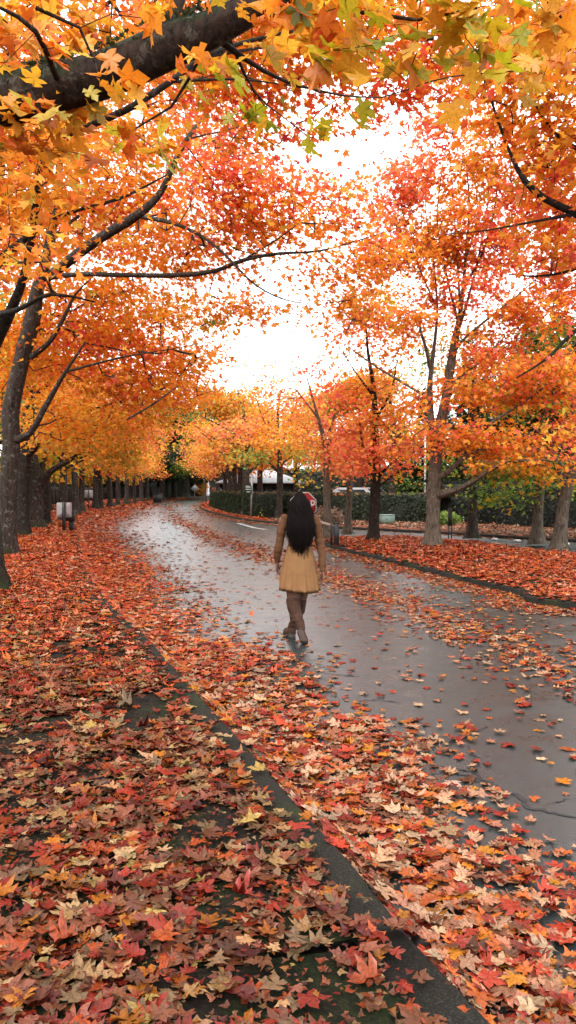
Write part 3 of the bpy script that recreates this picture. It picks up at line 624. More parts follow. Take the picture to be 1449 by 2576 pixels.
near_root = build_tree('maple_tree', 'near maple with a thick mossy limb crossing the top left, hung with yellow green leaves', [trunk] + near_l, near_lobes, leaf=.112, lod='hi', dens=95, per=6, bark='bark_near', leafm='leaf_near',
           base=nb, seed=3, twig='bark_near', sides=18, step=.12, spread=.09, curl=.22, twmin=.0016, gnarl=0.10, droop=1.6)

c_ = catmull(limbA, .04); c_ = c_[c_[:, 2] > 3.1][:90]; nm = 5200; ii = rng.integers(0, len(c_), nm); aa = np.clip(rng.normal(0, .75, nm), -1.5, 1.5)
tn = np.gradient(c_[:, :3], axis=0)[ii]; tn /= np.linalg.norm(tn, axis=1)[:, None]; sdv = np.cross(tn, [0, 0, 1.0]); sdv /= np.linalg.norm(sdv, axis=1)[:, None]; upv = np.cross(sdv, tn)
ro = sdv * np.sin(aa)[:, None] + upv * np.cos(aa)[:, None]; pm = c_[ii, :3] + ro * (c_[ii, 3:4] * 1.0) + rng.normal(0, .006, (nm, 3)); kp = snoise(pm, 5, 3) > -.25; pm = pm[kp]; ro = ro[kp]
V, Fc, k_ = leaves_geo(pm, np.cross(ro, rng.normal(0, 1, ro.shape)) + 1e-3, ro + rng.normal(0, .5, ro.shape), rng.uniform(.010, .028, len(pm)), 'lo', .3)
mesh_obj('moss', V, Fc, M['leaf'], near_root, nb, tint=np.repeat(np.clip(np.array([[.030, .034, .010]]) * rng.uniform(.4, 1.8, (len(pm), 1)), 0, 1), k_, axis=0))

# --- left row, first tree: trunk just off the left edge
t1 = trunk_from(-38, 1492, [(-42, 1350, 0, .25), (-60, 1150, 0, .22), (-40, 950, 0, .20), (-60, 700, -.3, .17), (-40, 450, -.5, .14), (0, 250, -.6, .09), (40, 80, -.7, .05)], .30)
d1 = t1[0][1]
lt1 = [LP([(-45, 930, d1, .12), (60, 700, 11, .06), (110, 400, 9.8, .045), (200, 330, 9.3, .042), (330, 270, 9.0, .038), (430, 205, 9.0, .034), (530, 135, 9.2, .028), (700, 85, 10, .02), (860, 60, 11, .012), (1000, 20, 12, .006)]),
   LP([(430, 205, 9.0, .02), (600, 200, 10, .012), (760, 220, 11.5, .01), (900, 245, 13, .006), (1000, 240, 13.5, .004)]),
   LP([(530, 140, 9.2, .02), (700, 115, 10, .014), (900, 110, 11, .01), (1100, 60, 12, .006)]),
   LP([(-50, 700, d1 - .3, .09), (120, 560, 10.5, .03), (300, 500, 10.5, .02), (420, 440, 11, .01)]),
   LP([(-50, 800, d1, .08), (40, 780, 10, .03), (130, 740, 9.4, .02), (240, 760, 9.4, .008)]),
   LP([(0, 250, d1 - .6, .06), (200, 60, 11, .03), (420, -60, 11, .02), (700, -80, 12, .01)])]
lb1 = LB([(860, 330, 12.8, .5, .2, .6, .6, 'redor'), (700, 330, 12.3, .4, .2, .5, .8, 'redor'), (1070, 230, 12.8, .55, .28, .8, .9, 'redor'), (1140, 180, 12.8, .6, .35, .8, .8, 'orange'), (-20, 420, 13, 1.1, 1.2, 1.2, .9, 'orange'), (0, 640, 14, .9, .9, 1.0, .9, 'orange'), (1040, 130, 12.5, .8, .35, 1, .8, 'redor'), (640, 160, 12, .7, .35, 1, .9, 'orange'), (560, 290, 12.4, .5, .3, .8, .8, 'orange'), (80, 460, 9.3, 1.1, .75, 1.3, 1.1, 'amber'), (260, 350, 9.8, .9, .4, 1.0, .8, 'orange'), (110, 580, 10, .6, .4, .8, .6, 'orange'), (420, 250, 11, .8, .4, 1.0, .7, 'orange'),
   (330, 60, 11, 2.0, .8, 1.5, .9, 'orange'), (560, 210, 12, .9, .7, 1.3, 1.05, 'redor'), (700, 190, 12.5, .9, .5, 1.2, 1.12, 'orange'), (820, 250, 12.8, .8, .4, 1, 0.90, 'redor'), (920, 265, 13, .8, .25, .8, 1.05, 'redor'), (1000, 190, 13, .9, .4, 1, 0.83, 'redor'), (700, 70, 11.5, 1.2, .6, 1.2, 1.35, 'orange'), (900, 60, 12, 1.2, .6, 1.2, 1.20, 'orange'),
   (1120, 90, 13, 1.2, .6, 1.2, 0.83, 'redor'), (60, 150, 9, .9, .8, 1, .9, 'orange'), (40, 620, 8.5, .45, .35, .8, .7, 'amber'), (790, 340, 12.5, .35, .25, .5, 0.90, 'redor'), (-200, 300, 11, 2, 2, 2, .4, 'orange'), (-500, -300, 10, 2, 1.5, 2, .2, 'orange'), (640, 330, 12.3, .5, .3, .7, 0.75, 'orange'), (480, 130, 11, 1, .7, 1.2, .7, 'orange')])
build_tree('maple_tree', 'maple at the left edge, only its root flare and overhead orange leaves inside the picture', [t1] + lt1, lb1, leaf=.125, lod='mid', dens=15, per=13, bark='bark_dark', seed=11, sides=16, step=.4, spread=.30)

# --- left row, second tree: the big trunk at the left edge with its leaning stem
t2 = trunk_from(18, 1398, [(20, 1330, 0, .215), (21, 1200, 0, .205), (24, 1110, 0, .205), (22, 1040, 0, .20), (42, 950, 0, .19), (62, 870, 0, .19), (80, 800, 0, .185), (93, 730, -.1, .15), (118, 640, -.2, .12), (132, 560, -.3, .11), (146, 460, -.4, .09), (150, 330, -.5, .05), (160, 180, -.6, .03)], .25)
d2 = t2[0][1]
lt2 = [LP([(118, 700, d2, .10), (175, 655, d2 - .8, .11), (250, 600, d2 - 1.8, .10), (340, 545, d2 - 2.6, .09), (400, 490, d2 - 2.8, .065), (438, 410, d2 - 3, .056), (470, 350, d2 - 3, .048), (520, 285, d2 - 2, .03), (570, 240, d2 - 2, .015)]),
   LP([(95, 700, d2, .07), (200, 690, d2 - 1, .052), (330, 692, d2 - 1.6, .050), (450, 692, d2 - 2, .052), (540, 682, d2 - 2.3, .045), (610, 655, d2 - 2.6, .04), (700, 638, d2 - 2.8, .03), (800, 632, d2 - 3, .02), (900, 605, d2 - 3, .012), (1010, 570, d2 - 3, .006)]),
   LP([(345, 543, d2 - 1.5, .05), (430, 560, d2 - 2, .04), (500, 590, d2 - 2.5, .03), (565, 640, d2 - 3, .025), (640, 715, d2 - 3.2, .018), (720, 755, d2 - 3.4, .012), (800, 765, d2 - 3.5, .006)]),
   LP([(30, 1110, d2, .12), (76, 1089, d2 - .2, .075), (109, 1031, d2 - .4, .066), (136, 985, d2 - .5, .058), (165, 935, d2 - .6, .04), (215, 860, d2 - .8, .02)]),
   LP([(75, 900, d2, .08), (125, 860, d2 - .4, .055), (160, 800, d2 - .6, .045), (190, 740, d2 - .8, .025), (230, 700, d2 - 1, .01)]),
   LP([(610, 655, d2 - 2.6, .02), (700, 600, d2 - 3, .015), (780, 540, d2 - 3, .008)]),
   LP([(470, 350, d2 - 2, .02), (580, 325, d2 - 2, .016), (690, 290, d2 - 2, .008), (760, 260, d2 - 2, .004)]),
   LP([(130, 600, d2, .05), (250, 500, d2 + 1, .03), (330, 430, d2 + 1, .015)]),
   LP([(165, 935, d2 - .6, .03), (300, 900, d2 - 1, .02), (420, 880, d2 - 1, .012), (520, 860, d2 - 1.3, .006)]),
   LP([(320, 1055, d2 - 1, .02), (380, 1020, d2 - 1, .02), (450, 970, d2 - 1, .01)])]
lb2 = LB([(690, 700, 16.4, .5, .28, .6, .9, 'orange'), (720, 470, 16.5, .7, .35, .8, .8, 'redor'), (0, 560, 22, 1.6, 1.6, 1.3, .8, 'orange'), (60, 900, 21.5, .9, 1.0, 1.0, .9, 'orange'), (0, 1000, 22, .8, .8, 1.0, .9, 'amber'), (330, 560, 20, 1.6, .8, 1.2, .9, 'orange'), (420, 330, 20, 1.6, .9, 1.2, .8, 'orange'), (600, 330, 19.5, 1.2, .8, 1.2, .7, 'redor'), (230, 890, 20, 2.0, 1.0, 1.5, 1.2, 'orange'), (350, 810, 19.5, 1.7, .9, 1.0, .9, 'amber'), (470, 770, 17.6, 1.1, .6, .8, 1.0, 'amber'), (590, 765, 16.8, .75, .38, .9, 1.76, 'orange'), (650, 797, 16.2, .35, .12, .4, 2.03, 'orange'), (560, 818, 16.7, .45, .14, .5, 1.35, 'olive'),
   (430, 610, 18.6, 1.6, .7, 1.2, 1.1, 'orange'), (590, 545, 17.2, 1.1, .9, 1.2, 1.35, 'orange'), (560, 420, 17, 1.0, .7, 1.2, 1.01, 'redor'), (700, 540, 16.6, .8, .6, 1.0, 1.01, 'orange'), (800, 560, 16.4, .8, .5, 1, 0.94, 'orange'), (820, 500, 16.3, .8, .28, .9, 1.0, 'redor'), (760, 610, 16.4, .5, .3, .8, 1.0, 'orange'), (900, 760, 16, .5, .35, .7, 1.3, 'amber'), (860, 690, 16, .8, .45, .9, 1.49, 'orange'), (930, 650, 16, .6, .5, .9, 1.35, 'orange'), (800, 800, 16, .5, .28, .6, 1.35, 'amber'), (750, 745, 16, .3, .18, .4, 1.35, 'amber'), (880, 540, 16, .7, .4, .8, 0.94, 'redor'), (780, 460, 16.2, .6, .2, .8, 0.54, 'redor'),
   (350, 965, 20, 1.8, .7, 1.6, 1.3, 'orange'), (170, 1060, 21, 1.3, .7, 1.2, 1.0, 'amber'), (270, 710, 20, 1.8, .8, 1.0, .8, 'amber'), (450, 885, 19, 1.1, .5, 1.2, 1.3, 'orange'), (160, 770, 21, 1.6, 1.2, 1.3, .9, 'orange'), (180, 580, 20, 1.5, 1.0, 1.4, .8, 'orange'), (320, 450, 19.5, 1.9, 1.0, 1.5, .7, 'orange'), (460, 490, 18, 1, .7, 1.0, .7, 'orange'), (640, 640, 17, .7, .45, .6, 1.35, 'orange'), (20, 800, 21, 1, 1, 1.2, .8, 'orange'),
   (150, 300, 20, 2.5, 1.3, 2, .5, 'orange'), (500, 150, 20, 2.5, 1.3, 2, .4, 'orange'), (640, 440, 16.8, .7, .5, .8, 0.81, 'redor'), (520, 690, 18.5, 1.1, .4, .8, 1.0, 'orange')])
build_tree('maple_tree', 'big maple at the left edge with a lichened stem leaning right over the road', [t2] + lt2, lb2, leaf=.128, lod='mid', dens=15, per=14, bark='bark', seed=12, sides=18, step=.45, spread=.32)

# --- left row, third to fifth
GR_L = 'maples in a row along the left side of the road'
t3 = trunk_from(55, 1352, [(56, 1300, 0, .20), (58, 1200, 0, .19), (62, 1120, 0, .19), (70, 1040, 0, .16), (90, 900, 0, .12), (120, 760, 0, .08)], .27)
d3 = t3[0][1]
lt3 = [LP([(64, 1150, d3, .12), (130, 1090, d3 - .6, .06), (210, 1040, d3 - 1.2, .04), (300, 1010, d3 - 2, .02), (400, 985, d3 - 2.5, .01)]), LP([(80, 1000, d3, .08), (200, 900, d3 - 1, .05), (340, 850, d3 - 2, .02)]),
       LP([(300, 1010, d3 - 2, .02), (390, 1050, d3 - 2, .015), (440, 1090, d3 - 2, .006)])]
lb3 = LB([(200, 1060, 25, 1.8, .9, 2, 1.0, 'gold'), (330, 1030, 24.5, 1.8, .8, 2, 1.0, 'amber'), (430, 960, 24, 1.2, .7, 1.5, 1.0, 'orange'), (250, 930, 25, 2.2, 1.2, 2, .7, 'orange'), (500, 900, 24, .9, .5, 1.2, .9, 'orange'), (120, 1110, 25, 1, .6, 1.4, .8, 'gold'), (480, 985, 24, .7, .35, 1, .9, 'red'), (350, 800, 25, 2.0, 1.2, 2, .5, 'orange'), (520, 830, 24, .5, .4, .8, .5, 'orange')])
build_tree('maple_tree', 'dark trunk standing just behind the big left maple, second in the row', [t3] + lt3, lb3, leaf=.14, lod='lo', dens=11, per=15, bark='bark_dark', group=GR_L, seed=13, sides=14, step=.6, spread=.36)
t4 = trunk_from(86, 1332, [(86, 1290, 0, .33), (88, 1240, 0, .31), (92, 1205, 0, .32), (85, 1150, 0, .20), (80, 1050, 0, .13), (90, 900, 0, .08)], .40)
d4 = t4[0][1]
lt4 = [LP([(98, 1225, d4, .22), (128, 1185, d4 - .3, .13), (170, 1160, d4 - .6, .10), (231, 1122, d4 - 1, .055), (300, 1090, d4 - 1.5, .03), (370, 1070, d4 - 2, .012)]), LP([(100, 1215, d4, .15), (112, 1150, d4 + .3, .09), (140, 1110, d4 - .6, .05), (190, 1070, d4, .02)]),
       LP([(175, 1160, d4 - .6, .04), (250, 1140, d4 - 1, .02), (330, 1140, d4 - 1, .008)])]
lb4 = LB([(190, 1110, 28.5, 1.3, .6, 2, 1.1, 'gold'), (290, 1120, 28, 1.4, .7, 2, 1.1, 'gold'), (380, 1090, 28, 1.0, .7, 2, 1.1, 'coral'), (260, 1165, 27.5, 1.3, .35, 1.6, 1.0, 'gold'), (230, 1000, 29, 2, 1.2, 2, .6, 'amber'), (290, 1075, 27, .5, .3, .6, 1.5, 'lime'), (330, 1160, 28, .5, .3, .8, 1.2, 'lime')])
build_tree('maple_tree', 'stout forked trunk, third in the left row, its limb reaching right under yellow leaves', [t4] + lt4, lb4, leaf=.15, lod='lo', dens=11, per=15, bark='bark', group=GR_L, seed=14, sides=16, step=.6, spread=.38)
t5 = trunk_from(111, 1321, [(111, 1260, 0, .20), (112, 1200, 0, .18), (118, 1130, 0, .12), (120, 1000, 0, .08)], .28)
build_tree('maple_tree', 'slim trunk half hidden behind the stout forked maple at left', [t5], LB([(160, 1050, 33, 2, 1.2, 2, .7, 'amber'), (90, 950, 34, 2, 1.5, 2, .6, 'orange'), (330, 1150, 33, 1.6, .6, 2, .8, 'amber')]), leaf=.17, lod='lo', dens=8, per=14, bark='bark_dark', group=GR_L, seed=15, step=.7, spread=.4)

# --- a generic street maple, built once per colour and copied along the road
def generic(name_label, seed, pal, H=7.5, R=3.0, leaf=.19, dens=7, per=12, r0=.20, bark='bark', group=None, fork=2.6, lod='lo', pal2=None, low=3.0, lean=0.0, clear=1.0):
    r = np.random.default_rng(seed); tr = np.array([[0, 0, -0.03, r0 * 1.25], [0.02, 0, .8, r0], [r.normal(0, .05), r.normal(0, .05), fork, r0 * .95], [r.normal(0, .15), r.normal(0, .1), H * .6, r0 * .55], [r.normal(0, .3), 0, H * .92, r0 * .15]])
    lm = []
    for k in range(7):
        a = k * 2.4 + r.uniform(0, .6); z0 = fork - .2 + k * (H - fork) * .09; ll = R * r.uniform(.6, .95); b = r.uniform(.4, 1.1)
        lm.append(np.array([[0, 0, z0, r0 * .5], [math.cos(a) * ll * .35, math.sin(a) * ll * .35, z0 + ll * b * .35, r0 * .34], [math.cos(a) * ll, math.sin(a) * ll, z0 + ll * b * .8, r0 * .1]]))
    lobes = []
    for k in range(13):
        a = r.uniform(0, 6.28); q = R * math.sqrt(r.uniform(0.05, .62)); z = r.uniform(low, H); sh = 1 - 0.55 * max(0, (z - low) / (H - low)) ** 2
        lobes.append((math.cos(a) * q * sh + lean * q, math.sin(a) * q * sh, z, R * .42, R * .42, H * .10, clear, pal if (r.uniform() < .65 or not pal2) else pal2))
    return build_tree('maple_tree', name_label, [tr] + lm, lobes, leaf=leaf, lod=lod, dens=dens, per=per, bark=bark, group=group, seed=seed, sides=10, step=.8, spread=.42, twmin=.006, twn=3)
def copy_tree(o, loc, rz, sc, label=None, group=None):
    c = o.copy(); COL.objects.link(c); c.location = tuple(map(float, loc)); c.rotation_euler[2] = rz; c.scale = (sc, sc, sc)
    if label: c['label'] = label
    if group: c['group'] = group
    for ch in list(o.children):
        k = ch.copy(); COL.objects.link(k); k.parent = c
    return c
def put(o, loc, rz=0, sc=1): o.location = tuple(map(float, loc)); o.rotation_euler[2] = rz; o.scale = (sc,) * 3; return o
def at(px, d, z=.1): return np.array([(px - CX) / F * d, d, z])
# left row further back
gA = generic('street maple in the left row, sixth trunk, yellow orange leaves by the fence', 31, 'orange', pal2='gold', H=7.0, R=3.0, r0=.17, group=GR_L, bark='bark', low=3.2)
gB = generic('street maple in the left row, eighth trunk behind the small sign', 32, 'redor', pal2='coral', H=8.0, R=3.3, group=GR_L, bark='bark', low=3.2)
def on_row(d, off=2.2):   # a point off m outside the left kerb at depth about d
    i = np.argmin(np.abs(KL[:, 1] - d) + (KL[:, 0] > 0) * 50); t = KL[i + 1] - KL[i - 1]; t /= np.linalg.norm(t); n_ = np.array([-t[1], t[0]]); q = KL[i] + n_ * off; return np.array([q[0], q[1], .12])
rowd = [(160, 37.5), (190, 46), (206, 51), (240, 59), (252, 62), (277, 67.5), (296, 73), (318, 79), (338, 85), (356, 92), (372, 99)]
ordn = ['sixth', 'seventh', 'eighth', 'ninth', 'tenth', 'eleventh', 'twelfth', 'thirteenth', 'fourteenth', 'fifteenth', 'sixteenth']
for i, (px, d) in enumerate(rowd):
    loc = at(px, d, .12); src = gA if i % 2 == 0 else gB
    lab = 'street maple by the left fence, %s trunk of the left row counted from the camera' % ordn[i]
    if i < 2: put(src, loc, i * 1.3, 1.0); src['label'] = lab
    else: copy_tree(src, loc, i * 1.7, random.uniform(.92, 1.12), lab)
# crown mass at the lower left over the road (trees leaning in)
# --- far row at the bend, right side
GR_F = 'maples in a row at the bend on the far side of the road'
gC = generic('x', 33, 'orange', pal2='olive', H=8.2, R=3.4, group=GR_F, bark='bark', r0=.20, low=3.2, clear=.8)
gD = generic('x', 34, 'coral', pal2='gold', H=7.5, R=3.0, group=GR_F, bark='bark', r0=.18, low=3.3, clear=.7)
far_row = [(618, 45.5), (603, 49.5), (590, 53.5), (578, 58), (567, 63), (557, 69), (548, 76), (541, 84)]
for i, (px, d) in enumerate(far_row):
    lab = 'maple at the far bend, %s trunk of that row counted from the grey pole' % ['first', 'second', 'third', 'fourth', 'fifth', 'sixth', 'seventh', 'eighth'][i]
    src = gC if i % 2 == 0 else gD
    if i < 2: put(src, at(px, d, .11), i, .95); src['label'] = lab
    else: copy_tree(src, at(px, d, .11), i * 1.1, random.uniform(.85, 1.05), lab)

# --- the maple at px 705 beside the hedge
t6 = trunk_from(704, 1306, [(704, 1270, 0, .16), (705, 1180, 0, .15), (703, 1120, 0, .11), (698, 1060, 0, .07), (706, 980, 0, .04)], .21)
d6 = t6[0][1]
lt6 = [LP([(704, 1190, d6, .08), (660, 1150, d6, .05), (610, 1120, d6, .025), (570, 1115, d6, .012)]), LP([(705, 1170, d6, .07), (745, 1140, d6 - .4, .04), (790, 1110, d6 - 1, .02)]), LP([(704, 1130, d6, .06), (730, 1060, d6, .03), (745, 980, d6, .015)]), LP([(703, 1120, d6, .06), (665, 1060, d6, .03), (640, 990, d6, .015)])]
lb6 = LB([(705, 1100, 38, 1.7, .7, 2, .9, 'amber'), (640, 1150, 38, 1.3, .45, 2, .9, 'olive'), (770, 1140, 37.5, 1.1, .7, 2, 1.0, 'olive'), (700, 1010, 39, 1.7, 1.0, 2, .5, 'orange'), (620, 1080, 39, 1.4, .7, 2, .7, 'coral'), (760, 1040, 38, 1.2, .8, 2, .6, 'orange'), (680, 940, 39, 1.3, .7, 1.6, .3, 'coral'), (790, 1205, 37, .7, .3, 1, .9, 'olive')])
build_tree('maple_tree', 'small maple with yellow green lower leaves standing before the dark hedge, left of the woman', [t6] + lt6, lb6, leaf=.17, lod='lo', dens=8, per=13, bark='bark', seed=16, step=.6, spread=.38, sides=12)
# --- the pale slim maple right of the stop sign
t7 = trunk_from(824, 1352, [(823, 1300, 0, .12), (822, 1200, 0, .11), (821, 1130, 0, .10), (800, 1050, 0, .05), (775, 960, 0, .02)], .16)
d7 = t7[0][1]
lt7 = [LP([(822, 1150, d7, .08), (838, 1060, d7, .04), (850, 960, d7, .02)]), LP([(822, 1230, d7, .05), (855, 1180, d7, .03), (880, 1150, d7, .012)]), LP([(800, 1050, d7, .04), (760, 1000, d7, .02), (720, 950, d7, .01)])]
lb7 = LB([(800, 1090, 26.5, 1.0, .6, 1.2, 0.90, 'coral'), (850, 1140, 26, 1.0, .6, 1.2, 1.50, 'coral'), (760, 1010, 27, 1.1, .6, 1.2, 0.52, 'coral'), (850, 1020, 26, 1.0, .7, 1.2, 0.75, 'redor'), (880, 1180, 25.5, .6, .3, .9, 1.50, 'red'), (800, 930, 27, 1.1, .5, 1.2, 0.45, 'redor'), (700, 980, 28, .9, .5, 1, 0.45, 'coral'), (760, 1120, 27, .6, .4, .8, 1.05, 'amber')])
build_tree('maple_tree', 'slim pale maple with a high fork just right of the stop sign', [t7] + lt7, lb7, leaf=.135, lod='lo', dens=9, per=13, bark='bark_pale', seed=17, step=.5, spread=.34, sides=12)
# --- small tree at 876
t8 = trunk_from(875, 1342, [(876, 1290, 0, .115), (879, 1240, 0, .11), (880, 1180, 0, .08), (884, 1100, 0, .04)], .15)
lb8 = LB([(880, 1170, 27.5, 1.0, .45, 1, 1.50, 'coral'), (900, 1110, 28, 1.0, .7, 1.2, 1.20, 'red'), (860, 1230, 27, .4, .15, .5, 1.20, 'coral'), (920, 1040, 28, 1.1, .8, 1.2, 0.75, 'redor')])
build_tree('maple_tree', 'thin grey trunk between the black gate post and the dark maple', [t8], lb8, leaf=.14, lod='lo', dens=9, per=13, bark='bark_pale', seed=18, step=.5, spread=.34, sides=12)
# --- the dark maple at 940
t9 = trunk_from(940, 1365, [(941, 1330, 0, .155), (944, 1250, 0, .145), (945, 1180, 0, .14), (944, 1080, 0, .10), (940, 980, 0, .07), (925, 880, 0, .04), (920, 780, 0, .02)], .21)
d9 = t9[0][1]
lt9 = [LP([(944, 1210, d9, .06), (975, 1175, d9 - .3, .04), (1005, 1150, d9 - .6, .02)]), LP([(944, 1190, d9, .06), (915, 1130, d9, .04), (905, 1060, d9, .02)]), LP([(944, 1060, d9, .05), (985, 980, d9, .03), (1000, 900, d9, .012)]), LP([(945, 1230, d9, .045), (990, 1195, d9 + .3, .03), (1030, 1180, d9, .012)]), LP([(942, 1000, d9, .05), (890, 930, d9, .02), (860, 880, d9, .01)])]
lb9 = LB([(870, 900, 24, 1.0, .5, 1.1, .9, 'coral'), (960, 760, 24, .9, .6, 1.0, .8, 'orange'), (840, 820, 24, .5, .3, .8, .7, 'redor'), (940, 1150, 23, 1.2, .5, 1.4, 1.65, 'redor'), (1010, 1170, 23, .8, .5, 1.2, 1.65, 'orange'), (900, 1090, 23.5, .9, .6, 1.2, 1.20, 'coral'), (960, 1050, 23.5, 1.1, .6, 1.2, 1.05, 'orange'), (880, 980, 24, 1.1, .6, 1.2, 0.88, 'redor'), (950, 930, 24, 1.1, .7, 1.2, 0.88, 'orange'), (920, 820, 24, .9, .8, 1.0, 0.59, 'redor'), (1000, 870, 24, .9, .7, 1, 0.98, 'orange'), (900, 1190, 23, .5, .3, .8, 1.50, 'coral')])
build_tree('maple_tree', 'dark trunked maple with flared roots, between the thin grey trunk and the big pale maple', [t9] + lt9, lb9, leaf=.132, lod='mid', dens=11, per=14, bark='bark_dark', seed=19, step=.45, spread=.32, sides=16)
# --- the big pale maple on the island
ta = trunk_from(1086, 1381, [(1086, 1340, 0, .19), (1089, 1280, 0, .18), (1091, 1230, 0, .19), (1096, 1150, 0, .155), (1105, 1080, 0, .145), (1122, 1000, 0, .125), (1132, 930, 0, .115), (1143, 860, 0, .095), (1158, 780, 0, .06), (1170, 660, 0, .04), (1180, 520, 0, .025), (1172, 400, 0, .012)], .25)
da = ta[0][1]
lta = [LP([(1092, 1120, da, .10), (1083, 1040, da + .1, .085), (1082, 960, da + .1, .07), (1090, 890, da + .1, .05), (1100, 780, da, .03), (1090, 640, da, .015)]),
   LP([(1083, 930, da + .1, .05), (1070, 870, da, .04), (1058, 830, da, .035), (1055, 790, da, .02)]),
   LP([(1092, 1245, da, .13), (1140, 1235, da - .4, .075), (1190, 1212, da - .8, .06), (1240, 1178, da - 1.2, .055), (1300, 1160, da - 1.5, .035), (1360, 1158, da - 1.6, .02), (1440, 1160, da - 1.6, .01)]),
   LP([(1098, 1205, da, .10), (1130, 1185, da - .3, .07), (1170, 1150, da - .5, .06), (1215, 1130, da - .8, .05), (1290, 1110, da - 1, .03), (1360, 1075, da - 1, .015)]),
   LP([(1172, 1150, da - .5, .05), (1180, 1095, da - .5, .04), (1240, 1060, da - .8, .035), (1320, 1010, da - 1, .03), (1380, 960, da - 1, .02), (1449, 860, da - 1, .012)]),
   LP([(1083, 1000, da, .05), (1050, 985, da - .2, .035), (1000, 955, da - .4, .03), (950, 925, da - .6, .022), (900, 890, da - .8, .015), (860, 860, da - .8, .006)]),
   LP([(1138, 890, da, .05), (1170, 850, da - .2, .035), (1230, 800, da - .4, .03), (1300, 745, da - .6, .02), (1350, 700, da - .8, .01)]),
   LP([(1150, 800, da, .04), (1125, 700, da, .03), (1100, 560, da, .02), (1110, 440, da, .01)]),
   LP([(1165, 730, da, .04), (1220, 620, da, .03), (1250, 480, da, .02), (1240, 370, da, .008)]),
   LP([(1132, 970, da, .05), (1180, 930, da + .5, .03), (1260, 880, da + 1, .02), (1340, 830, da + 1, .01)])]
lta += [LP([(1143, 860, da, .05), (1175, 760, da + .2, .035), (1205, 640, da + .3, .024), (1228, 500, da + .3, .014), (1235, 400, da, .006)]), LP([(1158, 780, da, .04), (1150, 640, da - .2, .022), (1140, 500, da - .3, .012), (1130, 360, da - .3, .006)]), LP([(1100, 780, da, .03), (1050, 660, da, .02), (1020, 560, da, .012), (1000, 470, da, .006)]), LP([(1170, 660, da, .03), (1200, 540, da + .3, .016), (1190, 400, da + .4, .008)]), LP([(1205, 640, da + .3, .02), (1290, 540, da, .012), (1340, 450, da, .006)]), LP([(1090, 640, da, .02), (1070, 520, da, .012), (1080, 400, da, .006)])]
lba = LB([(1130, 300, 20.5, .8, .5, 1, 1.08, 'orange'), (1010, 420, 20.5, .6, .35, .8, 0.94, 'redor'), (940, 520, 20.5, .6, .4, .9, 0.94, 'orange'), (1280, 650, 21, .9, .6, 1.1, 1.22, 'coral'), (1010, 580, 20.5, .8, .5, 1, 1.22, 'coral'), (900, 800, 20.5, .8, .4, 1, 1.46, 'redor'), (830, 560, 20.3, .6, .3, .8, 1.09, 'orange'), (1290, 380, 20.5, 1.0, .7, 1.2, 1.46, 'redor'), (1400, 420, 20, .8, 1.0, 1.2, 1.46, 'orange'), (1100, 330, 20.5, .7, .5, 1, 1.65, 'red'), (1430, 560, 20, .7, .8, 1.2, 1.65, 'redor'), (1150, 850, 21, 1.0, .4, 1.2, 1.27, 'orange'), (1430, 1050, 20, .7, .7, 1.3, 1.0, 'redor'), (1200, 1110, 20.5, 1.5, .5, 1.6, 1.20, 'amber'), (1330, 1130, 20, 1.4, .55, 1.5, 1.32, 'orange'), (1110, 1090, 20, .9, .45, 1.3, 1.20, 'orange'), (1040, 1130, 20.5, .7, .5, 1.2, 1.20, 'orange'), (1250, 1170, 20, 1.1, .3, 1.2, 1.20, 'gold'), (1380, 1190, 19.6, .8, .35, 1.2, 1.20, 'gold'),
   (1240, 990, 20.5, 1.3, .6, 1.6, 1.82, 'orange'), (1370, 950, 20, 1.1, .8, 1.6, 1.82, 'orange'), (1060, 990, 20.5, .9, .5, 1.2, 1.22, 'orange'), (1230, 900, 21, 1.1, .4, 1.4, 1.42, 'redor'), (1050, 810, 20.5, 1.3, .35, 1.4, 2.19, 'orange'), (1180, 740, 21, 1.5, .6, 1.6, 1.51, 'redor'), (1330, 790, 20.5, 1.2, .6, 1.5, 2.46, 'orange'), (1420, 700, 20, .8, .9, 1.4, 2.46, 'redor'),
   (1080, 640, 21, 1.2, .8, 1.5, 2.51, 'orange'), (1230, 600, 21, 1.3, .8, 1.6, 1.67, 'redor'), (1000, 500, 20.5, .7, .7, 1.1, 2.51, 'red'), (1050, 420, 20.5, .9, .6, 1.1, 2.09, 'red'), (1170, 450, 21, 1.2, .9, 1.5, 1.46, 'orange'), (1310, 500, 20.5, 1.1, .9, 1.4, 1.67, 'redor'), (1200, 320, 20.5, 1.0, .6, 1.2, 1.46, 'orange'), (970, 640, 20.5, .7, .6, 1.1, 2.51, 'redor'), (960, 750, 20.5, .9, .5, 1.1, 1.51, 'orange'), (1150, 230, 20.5, .8, .5, 1, 1.04, 'redor'), (890, 470, 20.3, .8, .25, .9, 1.46, 'orange'), (800, 450, 20, .5, .15, .6, 1.26, 'redor'), (1130, 560, 21, 1, .6, 1.2, 1.67, 'orange')])
build_tree('maple_tree', 'tall maple with pale fluted trunk and long low limb on the leafy island', [ta] + lta, lba, leaf=.128, lod='mid', dens=11, per=15, bark='bark_pale', twmin=.0050, seed=20, step=.45, spread=.21, clump=2.0, cth=-.05, twig='twig_grey', sides=20)
